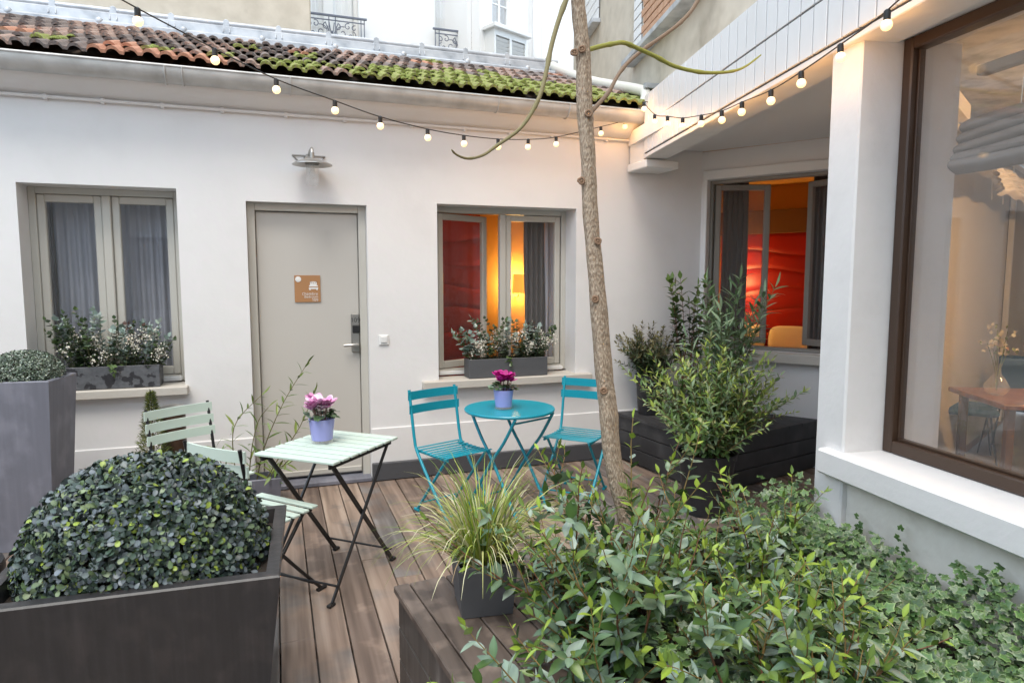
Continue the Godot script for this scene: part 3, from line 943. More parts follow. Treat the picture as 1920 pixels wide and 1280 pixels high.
func neighbours() -> void:
	var a := thing("rendered_gable", "cream rendered wall of the house rising behind the tiled roof", "building")
	bxp(a, "wall", Vector3(-9, 0, -8.0), Vector3(0.385, 9, -1.45), M.cream_render, 0.01)
	# the white house across the next yard
	var h := thing("white_house", "tall white house with iron balconies behind the low roof", "building")
	var z := -8.5
	var b := MB.new()
	var w1a := wall_px(560, 30, z).x
	var w1b := wall_px(672, 30, z).x
	var w2a := wall_px(815, 30, z).x
	var w2b := wall_px(898, 30, z).x
	var bot1 := 5.98
	b = MB.new()
	b.wall(-3.0, 12.0, 0.0, 12.0, [[w1a, bot1, w1b, 8.6], [w2a, bot1, w2b, 8.6]], 0.5)
	part(h, "wall", b.mesh(), M.white_render, at(Vector3(0, 0, z)))
	bxp(h, "back_wall", Vector3(-3, 0, z - 1.4), Vector3(12, 12, z - 1.2), M.dining_wall)
	for w in [[w1a, w1b], [w2a, w2b]]:
		var m := MB.new()
		m.bx(Vector3(w[0], bot1, z - 0.3), Vector3(w[0] + 0.07, 8.6, z - 0.2))
		m.bx(Vector3(w[1] - 0.07, bot1, z - 0.3), Vector3(w[1], 8.6, z - 0.2))
		m.bx(Vector3((w[0] + w[1]) / 2 - 0.09, bot1, z - 0.29), Vector3((w[0] + w[1]) / 2 + 0.09, 8.6, z - 0.19))
		var wf := part(h, "window_frame", m.mesh(), M.white_paint)
		for s in 2:
			m = MB.new()
			var xa: float = lerpf(w[0], w[1], s * 0.5) + 0.06
			var xb: float = lerpf(w[0], w[1], s * 0.5 + 0.5) - 0.06
			m.quad(Vector3(xa, bot1, z - 0.25), Vector3(xb, bot1, z - 0.25), Vector3(xb, 8.6, z - 0.25), Vector3(xa, 8.6, z - 0.25))
			part(wf, "pane", m.mesh(), M.pane)
			m = MB.new()
			var rows := []
			for yy in [bot1, 8.6]:
				var p := PackedVector3Array()
				for j in 13: p.append(Vector3(lerpf(xa, xb, j / 12.0), yy, z - 0.31 + 0.03 * sin(j * 1.9)))
				rows.append(p)
			m.grid(rows)
			part(wf, "net_curtain", m.mesh(), M.white_paint)
		bxp(h, "window_sill", Vector3(w[0] - 0.12, bot1 - 0.12, z - 0.01), Vector3(w[1] + 0.15, bot1 - 0.005, z + 0.16), M.white_paint)
		balcony(h, Vector3(w[0] - 0.03, bot1 + 0.03, z + 0.12), w[1] - w[0] + 0.13, 0.52)
	# its wing with a small window over a louvred box
	var wing := thing("louvred_wing", "white stair wing with small paned window above a louvred box", "building", Vector3(3.95, 0, -7.9), deg_to_rad(24))
	b = MB.new()
	b.wall(0.0, 1.35, 0.0, 12.0, [[0.33, 6.66, 0.83, 8.4]], 0.25)
	b.bx(Vector3(1.1, 0, -3.0), Vector3(1.35, 12, -0.26))
	part(wing, "wall", b.mesh(), M.white_render)
	for q in [["room_wall", Vector3(0.0, 5.8, -2.9), Vector3(1.09, 9.0, -2.8)], ["room_wall", Vector3(-0.1, 5.8, -2.9), Vector3(0.0, 9.0, -0.255)], ["room_floor", Vector3(0.0, 5.7, -2.9), Vector3(1.09, 5.8, -0.255)], ["room_ceiling", Vector3(0.0, 9.0, -2.9), Vector3(1.09, 9.1, -0.255)]]:
		bxp(wing, q[0], q[1], q[2], M.white_render)
	b = MB.new()
	for xx in [0.33, 0.56, 0.79]: b.bx(Vector3(xx, 6.66, -0.12), Vector3(xx + 0.045, 8.4, -0.07))
	for yy in [7.05, 7.5]: b.bx(Vector3(0.375, yy, -0.115), Vector3(0.79, yy + 0.025, -0.075))
	var wfr := part(wing, "window_frame", b.mesh(), M.white_paint)
	b = MB.new()
	b.quad(Vector3(0.35, 6.68, -0.095), Vector3(0.82, 6.68, -0.095), Vector3(0.82, 8.4, -0.095), Vector3(0.35, 8.4, -0.095))
	part(wfr, "pane", b.mesh(), M.pane)
	b = MB.new()
	b.bx(Vector3(0.12, 5.6, 0.0), Vector3(0.16, 6.42, 0.3))
	b.bx(Vector3(0.96, 5.6, 0.0), Vector3(1.0, 6.42, 0.3))
	b.bx(Vector3(0.53, 5.6, 0.2), Vector3(0.59, 6.42, 0.3))
	b.bx(Vector3(0.16, 6.3, 0.0), Vector3(0.96, 6.42, 0.299))
	b.bx(Vector3(0.06, 6.42, -0.0), Vector3(1.08, 6.5, 0.38), 0.01)
	var lb := part(wing, "louvre_box", b.mesh(), M.white_paint)
	bxp(lb, "box_back", Vector3(0.16, 5.6, 0.003), Vector3(0.96, 6.3, 0.03), M.white_paint)
	for c in 2:
		for k in 9:
			var m := MB.new()
			m.box(Transform3D(Basis(Vector3.RIGHT, 0.6), Vector3(0.345 + c * 0.43, 5.62 + k * 0.078, 0.265)), Vector3(0.365, 0.065, 0.012))
			part(lb, "louvre_slat", m.mesh(), M.white_paint)
	b = MB.new()
	b.tube([Vector3(1.5, 0, 0.1), Vector3(1.5, 12, 0.1)], 0.09, 14)
	part(wing, "downpipe", b.mesh(), M.white_render)
	# the house behind the camera, which the windows mirror
	var r := thing("opposite_house", "white courtyard house mirrored in the window panes", "building")
	b = MB.new()
	b.wall(-6.0, 8.0, 0.0, 6.4, [[-3.4, 0.9, -2.2, 2.4], [-0.9, 0.0, 0.2, 2.3], [1.6, 0.9, 2.8, 2.4], [-3.4, 3.8, -2.2, 5.4], [-0.9, 3.8, 0.3, 5.4], [1.6, 3.8, 2.8, 5.4]], 0.3)
	part(r, "wall", b.mesh(), M.plaster, Transform3D(Basis(Vector3.UP, PI), Vector3(0, 0, 10.0)))
	var e := thing("added_end_house", "unseen white house added to shape the courtyard light beyond the tall planter", "building")  # out of view, added for its shading of the eaves and its bounce
	b = MB.new()
	b.wall(-11.0, 3.0, 0.0, 3.2, [[-4.4, 0.9, -3.2, 2.4], [-8.4, 0.9, -7.2, 2.4]], 0.3)
	part(e, "wall", b.mesh(), M.plaster, Transform3D(Basis(Vector3.UP, PI / 2), Vector3(-5.2, 0, 0)))
	for q in [[-4.4, 0.9, -3.2, 2.4], [-8.4, 0.9, -7.2, 2.4]]:
		part(e, "shutter", boxm(Vector3(0.06, q[3] - q[1], q[2] - q[0]), 0.005), M.taupe_paint, at(Vector3(-5.32, (q[1] + q[3]) / 2, -(q[0] + q[2]) / 2)))
	for q in [[-3.4, 0.9, -2.2, 2.4], [-0.9, 0.0, 0.2, 2.3], [1.6, 0.9, 2.8, 2.4], [-3.4, 3.8, -2.2, 5.4], [-0.9, 3.8, 0.3, 5.4], [1.6, 3.8, 2.8, 5.4]]:
		part(r, "shutter", boxm(Vector3(q[2] - q[0], q[3] - q[1], 0.06), 0.005), M.taupe_paint, at(Vector3(-(q[0] + q[2]) / 2, (q[1] + q[3]) / 2, 10.12)))

func balcony(parent: Node, o: Vector3, w: float, h: float) -> void:
	var b := MB.new()
	b.bx(o + Vector3(-0.04, h - 0.035, -0.02), o + Vector3(w + 0.04, h, 0.025), 0.004)
	b.bx(o + Vector3(0, h - 0.11, -0.008), o + Vector3(w, h - 0.092, 0.008))
	b.bx(o + Vector3(0, 0.0, -0.008), o + Vector3(w, 0.018, 0.008))
	for k in [0.0, 0.08, w / 2 - 0.06, w / 2 + 0.06, w - 0.08, w - 0.018]: b.bx(o + Vector3(k, 0, -0.008), o + Vector3(k + 0.016, h - 0.04, 0.008))
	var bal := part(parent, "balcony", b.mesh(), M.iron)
	for s in [-1.0, 1.0]:
		var cx := w / 2
		for q in [[0.19, 0.2, 0.13, 1.0, 2.2], [0.36, 0.16, 0.1, -1.0, 2.0], [0.3, 0.33, 0.07, 1.0, 1.8], [0.1, 0.3, 0.07, -1.0, 1.6], [0.42, 0.31, 0.06, 1.0, 1.6]]:
			var pts := []
			for i in 22:
				var u := i / 21.0
				var an: float = u * TAU * q[4] * 0.55 * q[3] + 1.2
				var r: float = q[2] * (1 - 0.85 * u)
				pts.append(o + Vector3(cx + s * (q[0] + r * cos(an)), q[1] + r * sin(an), 0))
			var m := MB.new()
			m.tube(pts, 0.009, 5)
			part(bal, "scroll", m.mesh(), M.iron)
	var f := MB.new()
	for a in [-0.5, -0.2, 0.2, 0.5]:
		f.tube(smooth_path([o + Vector3(w / 2, 0.05, 0), o + Vector3(w / 2 + a * 0.1, 0.2, 0.0), o + Vector3(w / 2 + a * 0.24, 0.38, 0)]), 0.009, 5)
	f.sphere(o + Vector3(w / 2, 0.2, 0), Vector3(0.03, 0.03, 0.02), 5, 8)
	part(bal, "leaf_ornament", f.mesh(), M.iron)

# ---------------------------------------------------------------- rooms behind the windows
func slab(parent: Node, called: String, a: Vector2, b: Vector2, y0: float, y1: float, t: float, m: Material) -> void:   # a wall from a to b, thick towards its right
	var d := (b - a).normalized()
	var q := Vector2(-d.y, d.x) * t
	var w := MB.new()
	w.prism(PackedVector2Array([a, b, b + q, a + q]), y0, y1)
	part(parent, called, w.mesh(), m)

func curtain(label: String, xf: Transform3D, w: float, h: float, folds: int, m: Material, deep := 0.035) -> void:
	var t := thing("curtain", label, "curtain", xf.origin)
	t.basis = xf.basis
	var b := MB.new()
	var rows := []
	for i in 7:
		var p := PackedVector3Array()
		for j in folds * 6 + 1:
			var u := float(j) / (folds * 6)
			var an := u * folds * TAU
			p.append(Vector3(u * w + 0.006 * sin(an * 2 + i), h * i / 6.0, deep * sin(an + 0.25 * sin(i * 1.3 + u * 5)) * (1.15 - 0.35 * i / 6.0)))
		rows.append(p)
	b.grid(rows)
	part(t, "drape", b.mesh(), m)
	b = MB.new()
	b.tube([Vector3(-0.03, h + 0.012, 0), Vector3(w + 0.03, h + 0.012, 0)], 0.012, 8)
	part(t, "rail", b.mesh(), M.dull_steel)

func headboard(label: String, xf: Transform3D, w: float, y0: float, y1: float, n: int) -> void:
	var t := thing("headboard", label, "headboard", xf.origin)
	t.basis = xf.basis
	part(t, "backing", boxm(Vector3(w, y1 - y0 + 0.02, 0.02)), M.red_leather, at(Vector3(w / 2, (y0 + y1) / 2, -0.025)))
	var line := func(k: int, u: float) -> float:
		if k == 0: return y0
		if k == n: return y1
		return y0 + (y1 - y0) * k / n + 0.045 * sin(u * w * 4.2 + k * 1.1)
	for k in n:
		var b := MB.new()
		var rows := []
		for i in 9:
			var f := i / 8.0
			var p := PackedVector3Array()
			for j in 41:
				var u := j / 40.0
				var lo: float = line.call(k, u)
				var hi: float = line.call(k + 1, u)
				p.append(Vector3(u * w, lerpf(lo + 0.003, hi - 0.003, f), -0.006 + 0.014 * pow(maxf(0.0, 1 - pow(absf(2 * f - 1), 5)), 0.5)))
			rows.append(p)
		b.grid(rows)
		part(t, "padded_panel", b.mesh(), M.red_leather)

func sconce(label: String, p: Vector3, wallward: Vector3, energy: float) -> void:
	var t := thing("wall_sconce", label, "lamp", p, 0.0, "bedside wall lamps with cream shades")
	var b := MB.new()
	b.lathe([Vector2(0.085, -0.12), Vector2(0.07, 0.12)], 24)
	b.lathe([Vector2(0.068, 0.12), Vector2(0.083, -0.12)], 24)
	part(t, "lamp_shade", b.mesh(), M.lamp_shade_lit)
	b = MB.new()
	b.sphere(Vector3.ZERO, Vector3.ONE * 0.03, 8, 12)
	part(t, "bulb", b.mesh(), M.bulb_lit)
	b = MB.new()
	b.tube([Vector3(0, -0.05, 0), Vector3(0, -0.16, 0), Vector3(0, -0.17, 0) + wallward * 0.05, Vector3(0, -0.17, 0) + wallward * 0.125], 0.008, 8)
	part(t, "arm", b.mesh(), M.dull_steel)
	omni(t, Vector3.ZERO, energy, Color(1.0, 0.8, 0.5), 0.05)

func bedrooms() -> void:
	# behind the left window: unlit, sheers drawn
	var a := thing("bedroom_shell", "unlit room behind the drawn sheer curtains of the mullioned window", "room")
	for s in [["floor", Vector3(-2.4, -0.05, -3.3), Vector3(0.2, 0.0, -0.31)], ["ceiling", Vector3(-2.4, 2.6, -3.3), Vector3(0.2, 2.66, -0.31)], ["side_wall", Vector3(-2.46, 0, -3.3), Vector3(-2.4, 2.6, -0.31)], ["side_wall", Vector3(0.2, 0, -3.3), Vector3(0.26, 2.6, -0.31)], ["back_wall", Vector3(-2.46, -0.05, -3.4), Vector3(0.26, 2.66, -3.3)]]:
		bxp(a, s[0], s[1], s[2], M.dining_wall)
	curtain("dark grey sheer curtain drawn behind the mullioned window beside the door", at(Vector3(-1.46, 0.72, -0.42)), 0.72, 1.6, 11, M.curtain_sheer, 0.02)
	curtain("dark grey heavy curtain at the edge of the mullioned window", at(Vector3(-1.62, 0.7, -0.36)), 0.16, 1.62, 3, M.curtain_dark, 0.025)
	# behind the middle window
	var c := thing("bedroom_shell", "lamplit ochre bedroom behind the half open window", "room")
	for s in [["floor", Vector3(0.75, -0.05, -3.0), Vector3(3.45, 0.0, -0.31), "room_floor_wood"], ["ceiling", Vector3(0.75, 2.6, -3.0), Vector3(3.45, 2.66, -0.31), "ochre_wall"], ["side_wall", Vector3(0.69, 0, -3.0), Vector3(0.75, 2.6, -0.31), "ochre_wall"], ["side_wall", Vector3(3.45, 0, -3.0), Vector3(3.51, 2.6, -0.31), "ochre_wall"], ["back_wall", Vector3(0.69, -0.05, -3.1), Vector3(3.51, 2.66, -3.0), "ochre_wall"]]:
		bxp(c, s[0], s[1], s[2], M[s[3]])
	headboard("red padded headboard wall with wavy seams behind the half open window", at(Vector3(0.95, 0.0, -2.95)), 1.5, 0.3, 2.35, 7)
	sconce("lit cream wall lamp beside the red headboard behind the window box", Vector3(2.93, 1.5, -2.87), Vector3(0, 0, -1), 0.2)
	curtain("brown curtain gathered behind the right sash of the half open window", at(Vector3(2.09, 0.7, -0.42)), 0.2, 1.65, 4, M.curtain_dark)
	curtain("pale grey sheer curtain behind the right sash of the half open window", at(Vector3(2.27, 0.7, -0.37)), 0.26, 1.65, 4, M.curtain_sheer, 0.02)
	curtain("brown curtain gathered at the hinge of the half open sash", at(Vector3(1.22, 0.7, -0.62)), 0.1, 1.65, 3, M.curtain_dark, 0.02)
	# behind the open casements of the recess
	var R := recess_frame()
	var d := thing("bedroom_shell", "lamplit bedroom behind the open casements of the recess", "room")
	var L := func(x: float, z: float) -> Vector2:
		var p := R * Vector3(x, 0, z)
		return Vector2(p.x, p.z)
	var poly := PackedVector2Array([L.call(-0.02, -0.225), L.call(1.5, -0.225), L.call(1.5, -3.3), L.call(-1.2, -3.3), L.call(-0.3, -0.7)])
	for y in [["floor", -0.05, 0.0, "room_floor_wood"], ["ceiling", 2.78, 2.84, "ochre_wall"]]:
		var m := MB.new()
		m.prism(poly, y[1], y[2])
		part(d, y[0], m.mesh(), M[y[3]])
	slab(d, "back_wall", L.call(1.5, -3.3), L.call(-1.2, -3.3), 0, 2.78, 0.08, M.ochre_wall)
	slab(d, "side_wall", L.call(1.5, -0.225), L.call(1.5, -3.3), 0, 2.78, 0.06, M.ochre_wall)
	slab(d, "side_wall", L.call(-1.2, -3.3), L.call(-0.1, -0.3), 0, 2.78, 0.06, M.ochre_wall)
	part(d, "picture_rail", boxm(Vector3(2.6, 0.3, 0.16), 0.004), M.brown_wall, R * at(Vector3(0.1, 2.3, -3.2)))
	headboard("red padded headboard with wavy seams seen through the open casements", R * at(Vector3(-0.95, 0.0, -3.18)), 2.3, 0.4, 2.16, 7)
	sconce("lit cream wall lamp beside the red headboard behind the open casements", R * Vector3(-0.66, 1.5, -2.9), R.basis * Vector3(0, 0, -1), 0.095)
	sconce("lit cream wall lamp at the pillar end of the headboard behind the open casements", R * Vector3(1.28, 1.5, -2.98), R.basis * Vector3(0, 0, -1), 0.095)
	curtain("dark curtain hanging behind the left open casement of the recess", R * at(Vector3(-0.02, 0.3, -0.62)), 0.24, 2.35, 5, M.curtain_dark)
	curtain("dark curtain hanging behind the right open casement of the recess", R * at(Vector3(0.76, 0.3, -0.8)), 0.27, 2.35, 6, M.curtain_dark)
	var bed := thing("bed", "bed made up with cream linen below the red headboard", "bed", R * Vector3(0.1, 0, -2.2))
	bed.basis = R.basis
	part(bed, "mattress", boxm(Vector3(1.7, 0.45, 1.9), 0.06), M.linen, at(Vector3(0, 0.42, -0.02)))
	part(bed, "bed_base", boxm(Vector3(1.66, 0.18, 1.85), 0.01), M.brown_wall, at(Vector3(0, 0.1, -0.02)))
	for k in 3:
		var p := thing("pillow", "cream pillow propped against the red headboard behind the " + ["left open casement", "gap between the open casements", "right open casement"][k], "pillow", R * Vector3(-0.52 + k * 0.55, 0.64, -2.95), 0.0, "pillows on the bed")
		p.basis = R.basis * Basis(Vector3.RIGHT, -0.35) * Basis(Vector3.BACK, rnd(-0.1, 0.1))
		var b := MB.new()
		var rows := []
		for i in 11:
			var la := -PI / 2 + PI * i / 10.0
			var ring := PackedVector3Array()
			for j in 24:
				var an := TAU * j / 24
				var sx := signf(cos(an)) * pow(absf(cos(an)), 0.5)
				var sz := signf(sin(an)) * pow(absf(sin(an)), 0.5)
				ring.append(Vector3(0.26 * sx * pow(cos(la), 0.35), 0.17 + 0.17 * sz * pow(cos(la), 0.35), 0.08 * sin(la)))
			rows.append(ring)
		b.grid(rows, true)
		part(p, "cushion", b.mesh(), M.linen)

func dining_room() -> void:
	var d := thing("breakfast_room", "beige breakfast room with wooden floor seen through the picture window", "room")
	var W := facade_frame()
	var A := Vector2(2.70, 2.93)
	var B := Vector2(4.62, 1.5)
	var C := Vector2(8.6, -0.4)
	var D := Vector2(9.0, 6.8)
	var E := W * Vector3(4.3, 0, -0.43)
	var poly := PackedVector2Array([A, B, C, D, Vector2(E.x, 6.9), Vector2(E.x, E.z)])
	for y in [["floor", -0.05, 0.02, "room_floor_wood"], ["ceiling", 2.72, 2.78, "blind_white"]]:
		var m := MB.new()
		m.prism(poly, y[1], y[2])
		part(d, y[0], m.mesh(), M[y[3]])
	slab(d, "wall", B, A, 0, 2.72, 0.05, M.dining_wall)
	slab(d, "wall", C, B, 0, 2.72, 0.05, M.dining_wall)
	slab(d, "wall", D, C, 0, 2.72, 0.05, M.dining_wall)
	slab(d, "wall", Vector2(E.x, 6.9), D, 0, 2.72, 0.05, M.dining_wall)
	var f := (C - B).normalized()
	for k in [2.9]:
		var p: Vector2 = B + f * k + Vector2(f.y, -f.x) * -0.03
		part(d, "wall_mullion", boxm(Vector3(0.05, 2.5, 0.05), 0.004), M.white_paint, Transform3D(Basis(Vector3.UP, atan2(-f.y, f.x)), Vector3(p.x, 1.3, p.y)))
	# blinds
	blind("grey fabric blind drawn up inside the picture window", W * at(Vector3(0.3, 0, -0.47)), 3.2, 2.44, 2.03, M.blind_grey)
	var wb := Transform3D(Basis(Vector3.UP, atan2(-f.y, f.x)), Vector3(B.x, 0, B.y) + Vector3(f.y, 0, -f.x) * -0.22 + Vector3(f.x, 0, f.y) * 0.3)
	blind("white pleated blind drawn up at the far side of the breakfast room", wb, 1.6, 2.66, 2.22, M.blind_white)
	var wb2 := wb
	wb2.origin += Vector3(f.x, 0, f.y) * 1.68
	blind("white pleated blind drawn up next to the far corner of the breakfast room", wb2, 1.5, 2.66, 2.16, M.blind_white)
	# table, vase, chairs
	var tp := floor_px(1885, 742, 0.75)
	var t := thing("dining_table", "brown wooden dining table inside behind the picture window", "table", Vector3(tp.x, 0.02, tp.z), -0.5)
	part(t, "table_top", boxm(Vector3(1.3, 0.035, 0.75), 0.006), M.table_wood, at(Vector3(0.45, 0.7125, 0)))
	for q in [[-0.12, -0.3], [-0.12, 0.3], [1.0, -0.3], [1.0, 0.3]]:
		part(t, "leg", boxm(Vector3(0.05, 0.695, 0.05), 0.004), M.brown_wall, at(Vector3(q[0], 0.3475, q[1])))
	var vp := floor_px(1868, 740, 0.752)
	var v := thing("bud_vase", "clear glass bud vase with white sprig on the dining table", "vase", Vector3(vp.x, 0.7515, vp.z))
	var b := MB.new()
	b.lathe([Vector2(0.0, 0.0), Vector2(0.045, 0.002), Vector2(0.075, 0.035), Vector2(0.078, 0.065), Vector2(0.05, 0.115), Vector2(0.024, 0.15), Vector2(0.02, 0.2), Vector2(0.03, 0.225)], 28)
	part(v, "glass_body", b.mesh(), M.clear_glass)
	var st := MB.new()
	var fl := MB.new()
	st.col = Color(0.12, 0.18, 0.05)
	for k in 8:
		var e := Vector3(rnd(-0.07, 0.07), rnd(0.32, 0.46), rnd(-0.07, 0.07))
		st.tube(smooth_path([Vector3(0, 0.03, 0), Vector3(e.x * 0.3, 0.2, e.z * 0.3), e]), 0.0022, 5)
		for q in 9:
			var p := e + rdir() * 0.045
			fl.put(T.round, Transform3D(frame(rdir(), rdir()).scaled(Vector3.ONE * 0.03), p), Color(0.6, 0.58, 0.45) if q % 3 else Color(0.2, 0.26, 0.1))
	part(v, "stems", st.mesh(), M.stem)
	part(v, "blossom", fl.mesh(), M.petal).set_meta("kind", "stuff")
	for q in [[1803, 858, 0.7, "blue upholstered dining chair with black wire legs behind the picture window"], [1905, 850, -1.2, "blue upholstered dining chair tucked under the brown dining table"]]:
		var cp := floor_px(q[0], q[1], 0.02)
		var ch := thing("dining_chair", q[3], "chair", Vector3(cp.x, 0.02, cp.z), q[2])
		part(ch, "seat", boxm(Vector3(0.46, 0.06, 0.46), 0.025), pbr("blue_fabric", Color(0.02, 0.07, 0.14), 0.9), at(Vector3(0, 0.44, 0)))
		part(ch, "backrest", boxm(Vector3(0.46, 0.34, 0.05), 0.022), M.blue_fabric, Transform3D(Basis(Vector3.RIGHT, -0.15), Vector3(0, 0.68, -0.24)))
		for e in [[-1, -1], [1, -1], [-1, 1], [1, 1]]:
			var m := MB.new()
			m.tube([Vector3(e[0] * 0.17, 0.42, e[1] * 0.17), Vector3(e[0] * 0.23, 0.0, e[1] * 0.23)], 0.008, 8)
			part(ch, "leg", m.mesh(), M.black_steel)
	var pd := thing("pendant_lamp", "lit cream pendant lamp over the dining table", "lamp", Vector3(5.3, 2.1, 3.2))
	b = MB.new()
	b.lathe([Vector2(0.2, -0.1), Vector2(0.16, 0.1)], 28)
	b.lathe([Vector2(0.158, 0.1), Vector2(0.198, -0.1)], 28)
	part(pd, "lamp_shade", b.mesh(), M.lamp_shade_lit)
	b = MB.new()
	b.sphere(Vector3.ZERO, Vector3.ONE * 0.05, 8, 12)
	part(pd, "bulb", b.mesh(), M.bulb_lit)
	b = MB.new()
	b.tube([Vector3(0, 0.04, 0), Vector3(0, 0.62, 0)], 0.004, 6)
	part(pd, "cord", b.mesh(), M.black_plastic)
	omni(pd, Vector3.ZERO, 0.8, Color(1.0, 0.8, 0.58), 0.08)

func blind(label: String, xf: Transform3D, w: float, top: float, bottom: float, m: Material) -> void:
	var t := thing("roman_blind", label, "blind", xf.origin)
	t.basis = xf.basis
	part(t, "head_rail", boxm(Vector3(w, 0.04, 0.05), 0.004), m, at(Vector3(w / 2, top - 0.02, 0)))
	var n := 5
	for k in n:
		var b := MB.new()
		var rows := []
		var y0 := bottom + k * 0.036
		for i in 9:
			var u := i / 8.0
			var p := PackedVector3Array()
			for j in 21:
				var f := j / 20.0
				var sag := 0.012 * sin(f * 17.0 + k) + 0.03 * pow(2 * f - 1, 2)
				p.append(Vector3(f * w, y0 + 0.075 * u - sag, 0.03 + 0.05 * sin(PI * u) + 0.012 * (n - k)))
			rows.append(p)
		b.grid(rows)
		part(t, "fold", b.mesh(), m)
	for j in int(w / 0.45):
		var b := MB.new()
		var x := 0.2 + j * 0.45
		b.tube([Vector3(x, bottom - 0.05, 0.03), Vector3(x, top - 0.04, 0.012)], 0.0022, 5)
		part(t, "pull_cord", b.mesh(), M.white_paint)

# ---------------------------------------------------------------- platform, raised bed, furniture, lamps
func platform_and_bed() -> void:
	var p := thing("corner_platform", "dark stained boarded platform in the corner below the open casements", "platform")
	var c := [Vector2(2.80, 0.05), Vector2(2.93, 1.2), Vector2(4.26, 0.86), Vector2(3.66, 0.05)]
	var b := MB.new()
	b.prism(PackedVector2Array([c[0] + Vector2(0.03, 0), c[1] + Vector2(0.03, -0.03), c[2] + Vector2(-0.02, -0.03), c[3]]), 0.002, 0.385)
	part(p, "carcass", b.mesh(), M.platform_wood)
	for q in [[c[0], c[1]], [c[1], c[2]]]:
		var a: Vector2 = q[0]
		var e: Vector2 = q[1]
		for k in 3:
			b = MB.new()
			b.bar(Vector3(a.x, 0.075 + k * 0.127, a.y), Vector3(e.x, 0.075 + k * 0.127, e.y), 0.024, 0.121, 0.004)
			part(p, "side_board", b.mesh(), M.platform_wood)
	for k in 9:                                      # top boards, clipped to the outline
		var x0 := 2.78 + k * 0.17
		var strip := PackedVector2Array([Vector2(x0, 0.0), Vector2(x0 + 0.164, 0.0), Vector2(x0 + 0.164, 1.6), Vector2(x0, 1.6)])
		var outline := PackedVector2Array([c[0] + Vector2(-0.03, 0), c[1] + Vector2(-0.03, 0.035), c[2] + Vector2(0, 0.03), c[3]])
		for piece in Geometry2D.intersect_polygons(strip, outline):
			b = MB.new()
			b.prism(piece, 0.386, 0.41)
			part(p, "top_board", b.mesh(), M.platform_wood)
	# raised bed in the foreground: boarded box whose left strip is a bench
	var r := thing("raised_bed", "dark wooden boarded raised bed with bench ledge in the foreground", "planter")
	var o := Vector3(0.404, 0, 2.702)
	var zx := Vector3(0.102, 0, 0.9948)              # along the left side, towards the camera
	var xx := Vector3(0.9948, 0, -0.102)
	var P := func(x: float, z: float, y: float) -> Vector3: return o + xx * x + zx * z + Vector3(0, y, 0)
	for k in 3:
		for q in [[0.012, 0.012, 0.012, 2.6], [0.03, 0.012, 1.92, 0.012]]:
			b = MB.new()
			b.bar(P.call(q[0], q[1], 0.058 + k * 0.127), P.call(q[2], q[3], 0.058 + k * 0.127), 0.024, 0.122, 0.003)
			part(r, "side_board", b.mesh(), M.bench_side)
	b = MB.new()
	b.bar(P.call(0.02, -0.02, 0.386), P.call(0.02, 2.6, 0.386), 0.06, 0.028, 0.004)
	part(r, "edge_trim", b.mesh(), M.bench_wood)
	for k in 3:
		b = MB.new()
		var x: float = 0.052 + 0.148 * (k + 0.5)
		b.bar(P.call(x, -0.018, 0.387), P.call(x, 2.6, 0.387), 0.143, 0.026, 0.003)
		part(r, "ledge_board", b.mesh(), M.bench_wood)
	b = MB.new()
	b.bar(P.call(0.5, 0.02, 0.386), P.call(1.92, 0.02, 0.386), 0.06, 0.028, 0.004)
	part(r, "edge_trim", b.mesh(), M.bench_wood)
	b = MB.new()
	b.bar(P.call(0.51, 0.05, 0.19), P.call(0.51, 2.6, 0.19), 0.02, 0.36)
	part(r, "inner_board", b.mesh(), M.bench_side)
	b = MB.new()
	var rows := []
	for i in 14:
		var row := PackedVector3Array()
		for j in 16:
			var q: Vector3 = P.call(0.52 + 1.36 * j / 15.0 , 0.05 + 2.5 * i / 13.0, 0.33 + rnd(-0.012, 0.02))
			row.append(q)
		rows.append(row)
	b.grid(rows, false, true)
	part(r, "soil", b.mesh(), M.soil)

